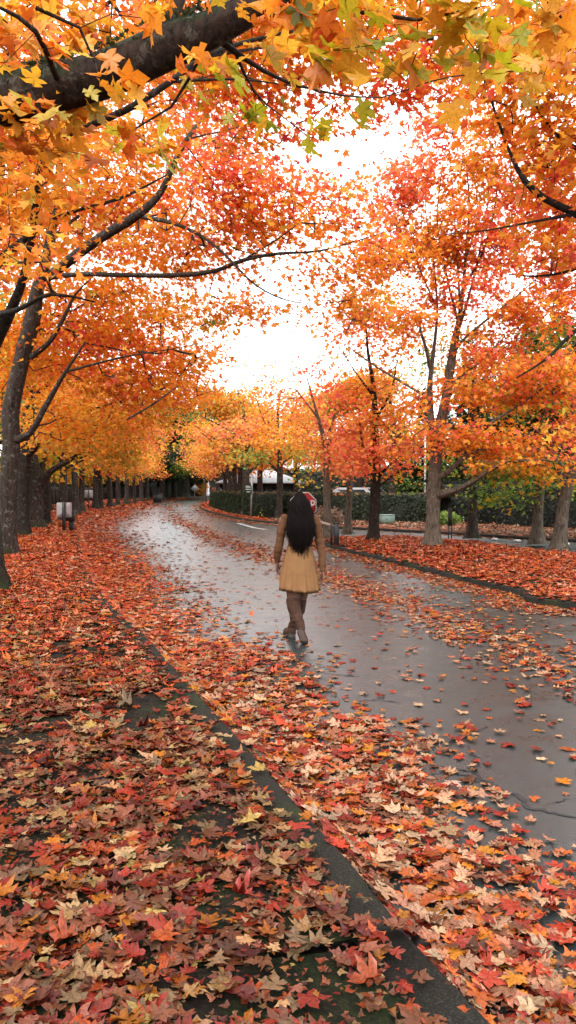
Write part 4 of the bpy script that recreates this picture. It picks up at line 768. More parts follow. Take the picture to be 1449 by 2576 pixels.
# --- right maple, trunk outside the frame, limbs reaching in
tb = np.array([[5.6, 11.0, .08, .30], [5.55, 11.0, 2.2, .24], [5.4, 11.0, 4.0, .20], [5.3, 11.0, 6.2, .15], [5.0, 10.8, 9.0, .07], [4.8, 10.6, 11, .03]])
ltb = [np.vstack([[[5.4, 11.0, 4.4, .12]], LP([(1560, 590, 10.6, .07), (1449, 538, 10.4, .05), (1370, 500, 10.3, .042), (1320, 455, 10.2, .036), (1290, 400, 10.2, .02), (1262, 330, 10.2, .018), (1235, 250, 10.2, .014), (1200, 160, 10.2, .01), (1150, 100, 10.2, .006)])]),
   LP([(1500, 190, 10, .05), (1449, 150, 9.8, .03), (1360, 50, 9.8, .02), (1280, -30, 9.8, .015)]),
   LP([(1500, 400, 10.4, .04), (1400, 340, 10.2, .02), (1340, 250, 10.2, .014), (1300, 150, 10.2, .01), (1270, 40, 10.2, .006)]),
   LP([(1449, 538, 10.4, .03), (1330, 560, 10.3, .016), (1220, 580, 10.3, .01), (1120, 590, 10.3, .004)]),
   LP([(1540, 800, 11, .05), (1449, 830, 11, .03), (1380, 900, 11, .02), (1300, 950, 11, .01)]),
   LP([(1520, 640, 11, .04), (1440, 680, 11, .02), (1350, 695, 11, .014), (1280, 690, 11, .006)])]
lbb = LB([(1390, 300, 10.3, .8, .7, 1.0, 1.40, 'orange'), (1350, 130, 10.3, .9, .6, 1.0, 1.40, 'orange'), (1420, 500, 10.5, .6, .6, .9, 1.20, 'orange'), (1230, 120, 10.3, .7, .5, .9, 0.90, 'orange'), (1290, 260, 10.3, .6, .45, .8, 0.70, 'redor'), (1400, 660, 11, .6, .4, .8, 1.00, 'orange'), (1430, 900, 11, .5, .6, .9, 1.20, 'redor'), (1180, 200, 10.2, .4, .3, .6, 0.70, 'orange'), (1440, 60, 9.5, .6, .7, .8, 1.60, 'amber'), (1330, 420, 10.3, .5, .3, .7, 1.00, 'orange'), (1260, 520, 10.3, .5, .22, .6, 0.70, 'redor'), (1700, 300, 11, 2, 2.5, 2, 0.80, 'orange'), (1650, -200, 10.5, 1.5, 1.3, 2, 0.50, 'orange'), (1430, 1100, 12, .35, .4, .8, 1.20, 'amber')])
build_tree('maple_tree', 'maple beyond the right edge whose thin dark limbs and orange leaves hang into the picture', [tb] + ltb, lbb, leaf=.125, lod='mid', dens=15, per=12, bark='bark_dark', seed=21, step=.4, spread=.28)
# --- green trees on the right behind the island
def small_green(px, py, lean, label, seed, pal, bark, up, r0=.14, wid=1.6):
    b = G(px, py, .1); d = b[1]; hh = 3.2
    tr = np.array([[b[0], d, .07, r0 * 1.3], [b[0] + lean * .3, d, 1.0, r0], [b[0] + lean, d, 1.9, r0 * .95], [b[0] + lean * 1.5, d, 3.2, r0 * .6], [b[0] + lean * 2, d, 5.5, r0 * .2]])
    lm = [np.array([[b[0] + lean * .9, d, 1.7 + .1 * k, r0 * .7], [b[0] + lean + dx * .4, d + .2 * k, 2.4, r0 * .5], [b[0] + lean + dx, d + .3 * k, 3.3, r0 * .2]]) for k, dx in enumerate((-.9, .8, -.4, 1.3))]
    lobes = []
    rr = np.random.default_rng(seed)
    for k in range(8):
        lobes.append((b[0] + lean * 1.3 + rr.uniform(-wid, wid), d + rr.uniform(-1, 1.2), rr.uniform(2.7, 6.5), 1.1, 1.1, .6, 1, pal if rr.uniform() < .7 else up))
    for k in range(7): lobes.append((b[0] + lean * 1.3 + rr.uniform(-wid * 1.3, wid * 1.3), d + rr.uniform(.2, 1.8), rr.uniform(1.35, 2.9), 1.0, .8, .34, 1.2, pal))
    return build_tree('broadleaf_tree', label, [tr] + lm, lobes, leaf=.15, lod='lo', dens=8, per=12, bark=bark, seed=seed, step=.5, spread=.34, sides=14)
small_green(1188, 1352, 0.0, 'short tree with a many forked top and green leaves right of the big pale maple', 41, 'green', 'bark', 'amber')
small_green(1352, 1366, .08, 'slender leaning trunk under green leaves near the right edge', 42, 'green', 'bark_pale', 'orange', .14)
small_green(1408, 1382, .22, 'pale mottled forked tree leaning right at the right edge', 43, 'green', 'bark_pale', 'redor', .15)

# --- background evergreens and woods
def conifer_proto(label, seed, H=17, R=3.2, pal='dgreen', leaf=.42, n=5200, group=None):
    r = np.random.default_rng(seed); root = empty('conifer_tree', (0, 0, 0)); tag(root, label, 'tree', group)
    mb = MB(); tr = catmull([[0, 0, -.05, .32], [0.05, 0, 3, .27], [0, .1, H * .6, .14], [0, 0, H, .02]], .6); limb_mesh(mb, tr, 8, True); mb.build('trunk', M['bark_dark'], root, smooth=True)
    z = H * (1 - np.sqrt(r.uniform(0, 1, n)) * .86); t = 1 - z / H; lay = np.floor(z / .75); ang = r.uniform(0, 2 * PI, n); wob = 1 + .25 * np.sin(ang * 3 + lay * 2.1) + .18 * np.sin(ang * 5 - lay)
    q = R * (t ** .75) * wob * r.uniform(.15, 1, n) ** .6 * (0.75 + .25 * ((z / .75) % 1)); zz = z - q * .28 + r.normal(0, .12, n)
    pos = np.column_stack([np.cos(ang) * q, np.sin(ang) * q, zz]); tip = np.column_stack([np.cos(ang), np.sin(ang), np.full(n, -.55)]) + r.normal(0, .3, (n, 3)); nr = np.column_stack([r.normal(0, .5, n), r.normal(0, .5, n), np.ones(n)])
    nr /= np.linalg.norm(nr, axis=1)[:, None]
    V, Fc, k = leaves_geo(pos, nr, tip, leaf * r.uniform(.6, 1.5, n), 'lo', .3, r)
    mesh_obj('crown', V, Fc, M['leaf'], root, tint=np.repeat(pick(pal, n, r), k, axis=0)); return root
GR_C = 'tall dark conifers behind the street'
c1 = conifer_proto('x', 51); c2 = conifer_proto('x', 52, 14, 3.6, leaf=.38)
cpos = [(1180, 46, .62), (1260, 40, .52), (1340, 44, .68), (1420, 39, .62), (1480, 44, .8), (1225, 56, .78), (1400, 52, .85), (1120, 62, .6), (1310, 62, .85), (1010, 66, .5), (930, 78, .5), (850, 84, .5), (1540, 40, .8), (620, 96, .85), (585, 116, .75), (690, 98, .55), (1070, 52, .5)]
cw = ['first', 'second', 'third', 'fourth', 'fifth', 'sixth', 'seventh', 'eighth', 'ninth', 'tenth', 'eleventh', 'twelfth', 'thirteenth', 'fourteenth', 'fifteenth', 'sixteenth', 'seventeenth']
order = sorted(range(len(cpos)), key=lambda i: cpos[i][0])
for i, (px, d, sc) in enumerate(cpos):
    lab = 'dark conifer behind the street, %s from the left of them all' % cw[order.index(i)]
    s_ = c1 if i % 2 == 0 else c2
    if i < 2: put(s_, at(px, d, .05), i, sc); s_['label'] = lab; s_['group'] = GR_C
    else: copy_tree(s_, at(px, d, .05), i * 1.9, sc, lab, GR_C)
# the dark trees that close the road like a tunnel, and the ones behind the fence
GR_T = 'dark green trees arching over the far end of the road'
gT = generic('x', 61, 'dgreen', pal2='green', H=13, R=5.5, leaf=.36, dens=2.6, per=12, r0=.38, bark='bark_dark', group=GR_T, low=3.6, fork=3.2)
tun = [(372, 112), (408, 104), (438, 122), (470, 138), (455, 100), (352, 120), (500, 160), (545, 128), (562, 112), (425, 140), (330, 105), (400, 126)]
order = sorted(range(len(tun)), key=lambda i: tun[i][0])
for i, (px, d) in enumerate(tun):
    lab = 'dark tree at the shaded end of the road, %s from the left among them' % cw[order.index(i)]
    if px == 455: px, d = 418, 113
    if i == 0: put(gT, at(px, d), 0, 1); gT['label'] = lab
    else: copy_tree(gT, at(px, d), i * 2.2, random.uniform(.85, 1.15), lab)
GR_B = 'trees standing behind the left fence'
gE = generic('x', 62, 'green', pal2='olive', H=9, R=3.6, leaf=.28, dens=4.5, per=12, r0=.22, bark='bark_dark', group=GR_B, low=2.0)
bt = [(-60, 30), (30, 40), (120, 52), (190, 66), (250, 80), (300, 95), (60, 58)]
order = sorted(range(len(bt)), key=lambda i: bt[i][0])
for i, (px, d) in enumerate(bt):
    lab = 'green tree rising behind the left fence, %s from the left' % cw[order.index(i)]
    if i == 0: put(gE, at(px, d, .1), 0, 1); gE['label'] = lab
    else: copy_tree(gE, at(px, d, .1), i * 2.2, random.uniform(.85, 1.1), lab)
# orange maples in the middle distance behind the hedge
GR_M = 'orange maples in the middle distance behind the hedge'
mt = [(655, 58), (745, 60), (560, 74), (830, 52), (610, 84), (905, 50), (515, 96), (985, 46)]
order = sorted(range(len(mt)), key=lambda i: mt[i][0])
for i, (px, d) in enumerate(mt):
    copy_tree(gD if i % 2 == 0 else gC, at(px, d, .1), i * 2.7, random.uniform(.95, 1.2), 'orange maple behind the hedge, %s from the left among them' % cw[order.index(i)], GR_M)
print('trees', time.time() - T0)
# ================================================================== THINGS
M['dark_metal'] = plain('black_metal', (0.012, 0.013, 0.014), 0.45, 0.0)
M['grey_metal'] = noise_mat('galvanised', [(0.3, (0.28, 0.29, 0.30)), (0.7, (0.42, 0.43, 0.43))], 14, rough=0.45, metallic=0.3)
M['plate_back'] = noise_mat('aluminium_plate', [(0.3, (0.46, 0.42, 0.41)), (0.7, (0.60, 0.56, 0.55))], 6, rough=0.5, stretch=(4, 1, .3))
M['white_paint'] = plain('white_paint', (0.75, 0.75, 0.73), 0.4, var=.04)
M['stop_red'] = plain('stop_red', (0.45, 0.012, 0.018), 0.4, var=.06)
M['sign_white'] = plain('sign_white', (0.78, 0.78, 0.76), 0.4, var=.03)
M['green_sign'] = plain('green_sign', (0.012, 0.05, 0.03), 0.4)
M['fence'] = noise_mat('fence_boards', [(0.3, (0.022, 0.017, 0.014)), (0.55, (0.05, 0.04, 0.034)), (0.75, (0.085, 0.07, 0.06))], 9, rough=0.85, bump=0.4, stretch=(3, 3, .25))
M['rail'] = noise_mat('peeled_rail', [(0.35, (0.24, 0.16, 0.10)), (0.6, (0.48, 0.38, 0.28))], 10, rough=0.7, bump=.3)
M['box_green'] = noise_mat('utility_green', [(0.35, (0.16, 0.24, 0.20)), (0.6, (0.24, 0.33, 0.28)), (0.75, (0.30, 0.36, 0.31))], 5, rough=0.5)
M['house'] = noise_mat('dark_siding', [(0.3, (0.018, 0.026, 0.024)), (0.7, (0.035, 0.045, 0.042))], 4, rough=0.6)
M['roof'] = noise_mat('pale_metal_roof', [(0.3, (0.22, 0.24, 0.25)), (0.7, (0.34, 0.36, 0.37))], 3, rough=0.35, metallic=0.2)
M['glass'] = plain('dark_glass', (0.02, 0.025, 0.03), 0.08)
M['rubber'] = plain('rubber', (0.015, 0.015, 0.015), 0.8)
M['hydrant'] = plain('hydrant_yellow', (0.50, 0.48, 0.08), 0.5)
M['hedge_core'] = plain('hedge_core', (0.012, 0.016, 0.008), 0.9)

# fence behind the left row
def offset_line(line, o):
    t = np.gradient(line, axis=0); t /= np.linalg.norm(t, axis=1)[:, None]; return line + np.stack([-t[:, 1], t[:, 0]], 1) * o
fl = offset_line(KL, 4.3); fl = fl[(fl[:, 1] > 6) & (fl[:, 1] < 128) & (fl[:, 0] < -2)]
s_ = np.concatenate([[0], np.cumsum(np.linalg.norm(np.diff(fl, axis=0), axis=1))])
fr = empty('board_fence', (*fl[0], .1)); tag(fr, 'long dark brown board fence running behind the left row of maples', 'fence')
tot = s_[-1]; nb_ = int(tot / 0.155); mbf = MB(); posts = []
def fpt(u): return np.array([np.interp(u, s_, fl[:, 0]), np.interp(u, s_, fl[:, 1])])
for i in range(nb_):
    u = (i + .5) * .155; p = fpt(u); q = fpt(u + .05); a = math.atan2(q[1] - p[1], q[0] - p[0]); h = 1.6 + random.uniform(-.012, .012) + .03 * math.sin(u * .12)
    mbf.box((p[0], p[1], .12 + h / 2), (.145, .02, h), a + random.uniform(-.01, .01))
for u in np.arange(0, tot - 2.4, 2.4):
    p, q = fpt(u), fpt(u + 2.4); a = math.atan2(q[1] - p[1], q[0] - p[0]); c = (p + q) / 2 + np.array([-math.sin(a), math.cos(a)]) * -.035
    for z in (.45, 1.5): mbf.box((c[0], c[1], z), (2.39, .04, .09), a)
mbf.build('panel', M['fence'], fr, (*fl[0], .1))
k = 0
for u in np.arange(0, tot, 2.4):
    p = fpt(u); q = fpt(u + .05); a = math.atan2(q[1] - p[1], q[0] - p[0]); c = p + np.array([-math.sin(a), math.cos(a)]) * -.10
    m_ = MB(); m_.box((c[0], c[1], .95), (.09, .09, 1.76), a, bev=.006); m_.build('post', M['fence'], fr, (*fl[0], .1)); k += 1

# signs seen from behind on the left verge
def back_sign(px, py, w, h, plate_y, label, box=False, pr=.03):
    b = G(px, py, .13); d = b[1]; s = d / F
    root = empty('back_turned_sign', b); tag(root, label, 'sign', 'signs seen from behind on the left verge')
    cz = P(px, plate_y, d)[2]
    poly = []
    for cx_, cy_, a0 in ((w / 2 - .05, h / 2 - .05, 0), (-w / 2 + .05, h / 2 - .05, 90), (-w / 2 + .05, -h / 2 + .05, 180), (w / 2 - .05, -h / 2 + .05, 270)):
        for t in range(0, 91, 30): poly.append((cx_ + .05 * math.cos(math.radians(a0 + t)), cy_ + .05 * math.sin(math.radians(a0 + t))))
    m_ = MB(); m_.prism(poly, (b[0], d + .045, cz), (1, 0, 0), (0, 0, 1), (0, 1, 0), .004); m_.build('plate', M['plate_back'], root, b)
    m_ = MB(); m_.box((b[0], d, (b[2] - .02 + cz + h / 2 + .02) / 2), (pr * 2, pr * 2 + .01, cz + h / 2 + .02 - b[2] + .02), bev=.004); m_.build('post', M['dark_metal'], root, b)
    for dz in (-h * .3, h * .3):
        m_ = MB(); m_.tube([(b[0], d - pr - .012, cz + dz), (b[0], d + .055, cz + dz)], .009, 6); m_.build('bolt', M['grey_metal'], root, b)
    return b, d, cz
b, d, cz = back_sign(161, 1337, .55, .54, 1283, 'square pale sign plate seen from behind on a black post, nearer of the two', pr=.05)
r_ = empty('bag_dispenser', (b[0] + .02, d + .55, .12)); tag(r_, 'black litter box on a short leg standing behind the nearer square sign', 'litter box')
m_ = MB(); m_.box((b[0] + .02, d + .55, .66), (.46, .30, .34), bev=.015); m_.build('box', M['dark_metal'], r_, r_.location)
m_ = MB(); m_.box((b[0] + .02, d + .55, .845), (.50, .34, .03), bev=.008); m_.build('lid', M['dark_metal'], r_, r_.location)
m_ = MB(); m_.box((b[0] + .13, d + .55, .30), (.16, .16, .40), bev=.01); m_.build('leg', M['dark_metal'], r_, r_.location)
back_sign(223, 1281, .60, .60, 1243, 'square sign seen from behind on a thin pole, farther of the two', pr=.025)

# stop sign
d = 27.0; c = P(763, 1271, d); g = np.array([c[0], d, .11]); R_ = .445
root = empty('stop_sign', g); tag(root, 'red octagonal STOP sign on a post, mostly hidden behind the woman', 'sign')
def octo(r): return [(r / math.cos(PI / 8) * math.cos(PI / 8 + k * PI / 4), r / math.cos(PI / 8) * math.sin(PI / 8 + k * PI / 4)) for k in range(8)]
m_ = MB(); m_.prism(octo(R_), (c[0], d, c[2]), (1, 0, 0), (0, 0, 1), (0, 1, 0), .004); m_.build('border', M['sign_white'], root, g)
m_ = MB(); m_.prism(octo(R_ - .028), (c[0], d - .003, c[2]), (1, 0, 0), (0, 0, 1), (0, 1, 0), .002); pl = m_.build('face', M['stop_red'], root, g)
tc = bpy.data.curves.new('stop_text', 'FONT'); tc.body = 'STOP'; tc.size = .40; tc.align_x = 'CENTER'; tc.align_y = 'CENTER'; tc.extrude = .001; tc.offset = .006; tc.space_character = 1.02
to = bpy.data.objects.new('tmp', tc); COL.objects.link(to); dg = bpy.context.evaluated_depsgraph_get(); dg.update()
tm = bpy.data.meshes.new_from_object(to.evaluated_get(dg)); bpy.data.objects.remove(to); tm.materials.clear(); tm.materials.append(M['sign_white'])
to = bpy.data.objects.new('lettering', tm); COL.objects.link(to); to.parent = root; to.location = (0, -.006, c[2] - g[2]); to.rotation_euler = (PI / 2, 0, 0); to.scale = (.82, 1.12, 1)
m_ = MB(); m_.box((c[0], d + .035, (c[2] + R_) / 2), (.06, .06, c[2] + R_ - .1), bev=.005); m_.build('post', M['grey_metal'], root, g)

# gate barrier: two short black posts and a pole rail going back behind the woman
b = G(846, 1371, .12); root = empty('barrier_gate', b); tag(root, 'low swing gate with black post, peeled pole rail and diagonal brace beside the kerb', 'gate')
d = b[1]
m_ = MB(); m_.box((b[0], d, .12 + .30), (.15, .15, .62), bev=.012); m_.box((b[0], d, .735), (.165, .165, .02)); m_.build('post', M['dark_metal'], root, b)
m_ = MB(); m_.box((b[0] - .12, d + .3, .12 + .28), (.06, .06, .60), bev=.006); m_.build('latch_post', M['dark_metal'], root, b)
e0 = P(849, 1327, d - .02); e1 = P(760, 1302, d + 4.2)
m_ = MB(); m_.tube([e0, (e0 + e1) / 2 + np.array([0, 0, .01]), e1], [.045, .05, .05], 10); m_.build('rail', M['rail'], root, b)
q0 = e0 * .55 + e1 * .45; q1 = P(806, 1352, d + 1.9); m_ = MB(); m_.tube([q0, q1], .018, 6); m_.build('brace', M['dark_metal'], root, b)
q0 = P(808, 1316, d + 2.2); m_ = MB(); m_.box((q0[0], q0[1], (q0[2] + .1) / 2), (.05, .05, q0[2] - .08)); m_.build('upright', M['dark_metal'], root, b)
q0 = e1.copy(); m_ = MB(); m_.box((q0[0], q0[1], (q0[2] + .06) / 2), (.12, .12, q0[2] + .06), bev=.01); m_.build('post', M['dark_metal'], root, b)

# utility box by the hedge
b = G(972, 1318, .11); root = empty('utility_box', b); d = b[1]; tag(root, 'low pale green utility cabinet on the ground before the hedge', 'utility box')
m_ = MB(); m_.box((b[0], d, .14), (.66, .50, .06), rz=.35); m_.build('plinth', M['kerb'], root, b)
m_ = MB(); m_.box((b[0], d, .335), (.60, .44, .33), rz=.35, bev=.012); m_.build('body', M['box_green'], root, b)
m_ = MB(); m_.box((b[0], d, .515), (.64, .48, .03), rz=.35, bev=.01); m_.build('lid', M['box_green'], root, b)
m_ = MB(); m_.box((b[0] + .08 - .09, d - .235, .35), (.02, .03, .07), rz=.35); m_.build('handle', M['dark_metal'], root, b)

# hedges
def hedge(name_label, pts, h, w, n, pal, seed, tops='litter_dry', cat='hedge', ls=1.0, name='hedge'):
    r = np.random.default_rng(seed); ln = catmull(np.array(pts), .5); base = np.array([*ln[0], .08]); root = empty(name, base); tag(root, name_label, cat)
    t = np.gradient(ln, axis=0); t /= np.linalg.norm(t, axis=1)[:, None]; nn = np.stack([-t[:, 1], t[:, 0]], 1)
    prof = [(-.42, 0), (-.47, .35), (-.45, .8), (-.38, .93), (0, .95), (.38, .93), (.45, .8), (.45, 0)]; m = len(ln)
    V = np.concatenate([np.column_stack([ln + nn * (o * w + r.normal(0, .03, (m, 1))), np.full(m, .08) + hh * h + (r.normal(0, .03, m) if hh > 0 else 0)]) for o, hh in prof])
    Q = [(k * m + i, k * m + i + 1, (k + 1) * m + i + 1, (k + 1) * m + i) for k in range(len(prof) - 1) for i in range(m - 1)]
    Q += [(0, m, 2 * m, 3 * m)] ; mesh_obj('core', V, [np.array(Q)], M['hedge_core'], root, base)
    u = r.uniform(0, m - 1.001, n); i = u.astype(int); f = (u - i)[:, None]; c = ln[i] * (1 - f) + ln[i + 1] * f; nv = nn[i]
    face = r.choice(3, n, p=[.44, .32, .24]); side = np.where(face == 0, -1, 1)
    z = r.uniform(0, 1, n) * h; o = side * w * .5 * (1 - .12 * (z / h) ** 4); top = face == 1
    o = np.where(top, r.uniform(-.5, .5, n) * w, o); z = np.where(top, h, z)
    p = np.column_stack([c + nv * o[:, None], z + .08]); p += snoise(p, 2.2, seed)[:, None] * .07 * ls * np.column_stack([nv, np.full(n, .7)]) + r.normal(0, .035 * ls, (n, 3)); p[:, 2] = np.maximum(p[:, 2], .1)
    nr = np.where(top[:, None], np.array([[0, 0, 1.0]]), np.column_stack([nv * side[:, None], np.full(n, .5)])) + r.normal(0, .6, (n, 3)); nr /= np.linalg.norm(nr, axis=1)[:, None]
    tip = r.normal(0, 1, (n, 3)) - np.array([0, 0, .5])
    V, Fc, k = leaves_geo(p, nr, tip, ls * r.uniform(.06, .13, n), 'lo', .2, r); col = pick(pal, n, r); tp = top & (r.uniform(size=n) < .35); col[tp] = pick(tops, tp.sum(), r)
    mesh_obj('foliage', V, Fc, M['leaf'], root, base, tint=np.repeat(col, k, axis=0)); return root
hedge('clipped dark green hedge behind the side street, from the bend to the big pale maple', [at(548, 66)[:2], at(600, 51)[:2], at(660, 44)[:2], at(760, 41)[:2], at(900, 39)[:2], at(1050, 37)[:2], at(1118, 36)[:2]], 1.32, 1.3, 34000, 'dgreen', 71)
fb = offset_line(KL, 9.5); fb = fb[(fb[:, 1] > 14) & (fb[:, 1] < 150) & (fb[:, 0] < -8)][::8]
hedge('tall unclipped green screen of bushes behind the left board fence', fb, 4.2, 2.6, 26000, 'dgreen', 73, tops='green', cat='shrubs', ls=2.4, name='shrub_screen')
hedge('dark wood edge closing the view at the bend beyond the road', [(-31, 128), (-25, 150), (-17, 163), (-14.5, 166)], 11, 5, 16000, 'dgreen', 74, tops='dgreen', cat='shrubs', ls=5, name='shrub_screen')
hedge('dark bushes filling the back of the far bend maples', [(-9, 122), (-6, 100), (0, 84), (10, 76), (24, 66)], 3.4, 3, 16000, 'dgreen', 75, tops='green', cat='shrubs', ls=3, name='shrub_screen')
# dark undergrowth below the conifers at right
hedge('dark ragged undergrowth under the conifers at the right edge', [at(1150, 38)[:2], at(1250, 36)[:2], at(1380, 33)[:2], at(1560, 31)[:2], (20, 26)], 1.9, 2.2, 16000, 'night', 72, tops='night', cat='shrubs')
def bush(label, px, py, w, h, n, pal, seed, name='shrub', leafs=(.05, .12), bare=0):
    r = np.random.default_rng(seed); b = G(px, py, .1); root = empty(name, b); tag(root, label, 'shrub'); m_ = MB()
    for k in range(26 + bare):
        a = r.uniform(0, 6.28); e = r.uniform(.2, 1); q = b + np.array([math.cos(a) * w * .5 * e, math.sin(a) * w * .5 * e, h * r.uniform(.6, 1)]); mid = (b + q) / 2 + np.array([0, 0, h * .12])
        m_.tube([b + r.normal(0, .04, 3) * [1, 1, 0], mid, q], [.012, .008, .003], 4)
    m_.build('stem', M['twig_grey'], root, b)
    u = r.normal(size=(n, 3)); u /= np.linalg.norm(u, axis=1)[:, None]; u *= r.uniform(.5, 1, (n, 1)); p = b + np.array([0, 0, h * .5]) + u * np.array([w / 2, w / 2, h * .5]) * (1 + .25 * snoise(u, 2, seed))[:, None]; p[:, 2] = np.maximum(p[:, 2], b[2] + .02)
    nr = r.normal(0, .6, (n, 3)) + np.array([0, -.3, .8]); nr /= np.linalg.norm(nr, axis=1)[:, None]
    V, Fc, k = leaves_geo(p, nr, r.normal(0, 1, (n, 3)), r.uniform(*leafs, n), 'lo', .25, r)
    mesh_obj('foliage', V, Fc, M['leaf'], root, b, tint=np.repeat(pick(pal, n, r), k, axis=0)); return root
bush('greyish half bare shrub before the hedge, right of the woman\'s shoulder', 826, 1328, 1.5, .85, 1400, 'litter_dry', 81, bare=40)
bush('small bright green shrub at the foot of the hedge beside the big pale maple', 1120, 1322, 1.3, .6, 1600, 'green', 82)
bush('bright yellow bush glowing beyond the shaded end of the road', 507, 1249, 3.0, 3.6, 1500, 'gold', 83, leafs=(.2, .4))
# two-legged black sign seen edge on
b = G(1132, 1354, .1); d = b[1]; root = empty('two_legged_sign', b); tag(root, 'narrow black sign on two thin legs right of the big pale maple', 'sign')
m_ = MB(); m_.box((b[0], d, .78), (.125, .05, .56), bev=.006); m_.build('panel', M['dark_metal'], root, b)
for s in (-.05, .05): m_ = MB(); m_.box((b[0] + s, d, .28), (.03, .03, .44)); m_.build('leg', M['dark_metal'], root, b)
# raised white kerb lumps along the side street
for i, (px, py, lab) in enumerate([(1244, 1360, 'left'), (1301, 1364, 'middle'), (1424, 1372, 'right')]):
    b = G(px, py, .0); m_ = MB(); m_.box((b[0], b[1], .045), (.20, .14, .08), bev=.03); o = m_.build('road_stud', M['white_paint'], None, b); tag(o, 'small white stud on the side street, %s one of the three' % lab, 'road stud', 'white studs along the side street')
# street name sign on a grey pole
b = G(634, 1302, .11); d = b[1]; root = empty('street_name_sign', b); tag(root, 'tall grey pole carrying a dark green street name plate by the bend', 'street sign')
zt = P(634, 1195, d)[2]; m_ = MB(); m_.tube([(b[0] - .06, d, .08), (b[0], d, zt)], .05, 8); m_.build('pole', M['grey_metal'], root, b)
c = P(626, 1232, d); m_ = MB(); m_.box((c[0] - .02, d - .07, c[2]), (.36, .02, .46), bev=.004); m_.build('plate', M['green_sign'], root, b)
m_ = MB()
for k, (dz, w) in enumerate([(.14, .24), (.02, .28), (-.12, .20)]): m_.box((c[0] - .02, d - .084, c[2] + dz), (w, .006, .035))
m_.build('lettering', M['sign_white'], root, b)
# white light pole behind the hedge
b = at(1069, 43); root = empty('lamp_post', b); tag(root, 'thin pale pole rising behind the hedge left of the big pale maple', 'lamp post'); m_ = MB(); m_.tube([b, b + [0, 0, 5.2]], [.06, .04], 8); m_.build('pole', M['white_paint'], root, b)
m_ = MB(); m_.box(b + np.array([0, -.25, 5.2]), (.18, .6, .1), bev=.02); m_.build('lamp_head', M['grey_metal'], root, b)
# hydrant
b = G(661, 1302, .11); root = empty('hydrant', b); tag(root, 'little yellow green hydrant on the leaves before the hedge', 'hydrant'); m_ = MB()
m_.tube([b, b + [0, 0, .06], b + [0, 0, .07], b + [0, 0, .36], b + [0, 0, .38], b + [0, 0, .43], b + [0, 0, .48], b + [0, 0, .5]], [.14, .14, .09, .09, .12, .11, .06, .03], 10); m_.build('barrel', M['hydrant'], root, b)
for s in (-1, 1): m_ = MB(); m_.tube([b + [s * .08, 0, .27], b + [s * .17, 0, .27]], .045, 8); m_.build('nozzle', M['hydrant'], root, b)
# far things at the end of the road
def bin_(px, py, w, h, lab):
    b = G(px, py, .08); root = empty('litter_bin', b); tag(root, lab, 'bin', 'dark bins at the far bend'); m_ = MB(); m_.box(b + [0, 0, h * .45], (w, w * .8, h * .9), bev=.03); m_.build('body', M['dark_metal'], root, b)
    m_ = MB(); m_.box(b + [0, 0, h * .95], (w * 1.12, w * .9, h * .1), bev=.02); m_.build('lid', M['dark_metal'], root, b)
bin_(397, 1264, .85, .95, 'wide black bin by the fence at the far left bend'); bin_(538, 1264, .55, 1.1, 'narrow black bin at the foot of the far bend maples')
b = G(490, 1259, .05); b[1] = 105; b[0] = (490 - CX) / F * 105; root = empty('diamond_sign', b); tag(root, 'grey back of a diamond shaped sign at the dark end of the road', 'sign'); d = 105
c = P(490, 1229, d); m_ = MB(); m_.prism([(.55, 0), (0, .55), (-.55, 0), (0, -.55)], (c[0], d - .05, c[2]), (1, 0, 0), (0, 0, 1), (0, 1, 0), .01); m_.build('plate', M['grey_metal'], root, b)
m_ = MB(); m_.tube([(b[0], d, 0), (b[0], d, c[2] + .4)], .05, 6); m_.build('post', M['grey_metal'], root, b)
b = at(519, 142); root = empty('white_pillar', b); tag(root, 'white pillar standing in the light beyond the dark trees', 'pillar')
m_ = MB(); m_.tube([b, b + [0, 0, .6], b + [0, 0, .65], b + [0, 0, 3.6], b + [0, 0, 3.65], b + [0, 0, 3.9]], [.9, .9, .55, .45, .75, .75], 12); m_.build('shaft', M['white_paint'], root, b)
m_ = MB(); m_.tube([b + [0, 0, 3.9], b + [0, 0, 4.4], b + [0, 0, 4.9]], [.6, .5, .05], 12); m_.build('cap', M['white_paint'], root, b)
b = at(539, 80); root = empty('notice_board', b); tag(root, 'small dull red board on a post by the far bend maples', 'sign'); m_ = MB(); m_.box(b + [0, 0, 1.35], (.5, .05, .5), bev=.01); m_.build('board', plain('dull_red', (.22, .03, .02), .6), root, b); m_ = MB(); m_.tube([b, b + [0, .05, 1.5]], .04, 6); m_.build('post', M['dark_metal'], root, b)
# low pavilion behind the hedge
b = at(655, 66, .05); root = empty('house', b); tag(root, 'low dark house with a pale metal hip roof behind the hedge', 'house'); d = 66; W = 6.4; D_ = 6.0; H_ = 2.15
m_ = MB(); m_.box((b[0], d + D_ / 2, H_ / 2), (W, D_, H_)); m_.build('wall', M['house'], root, b)
e = .5; zt = P(655, 1180, d)[2]; x0, x1, y0, y1 = b[0] - W / 2 - e, b[0] + W / 2 + e, d - e, d + D_ + e
V = [(x0, y0, H_), (x1, y0, H_), (x1, y1, H_), (x0, y1, H_), (x0 + 2.8, (y0 + y1) / 2, zt), (x1 - 2.8, (y0 + y1) / 2, zt), (x0, y0, H_ - .12), (x1, y0, H_ - .12), (x1, y1, H_ - .12), (x0, y1, H_ - .12)]
mesh_obj('roof', V, [np.array([(0, 1, 5, 4), (2, 3, 4, 5), (6, 7, 1, 0), (7, 8, 2, 1), (8, 9, 3, 2), (9, 6, 0, 3), (9, 8, 7, 6)]), np.array([(1, 2, 5), (3, 0, 4)])], M['roof'], root, b)
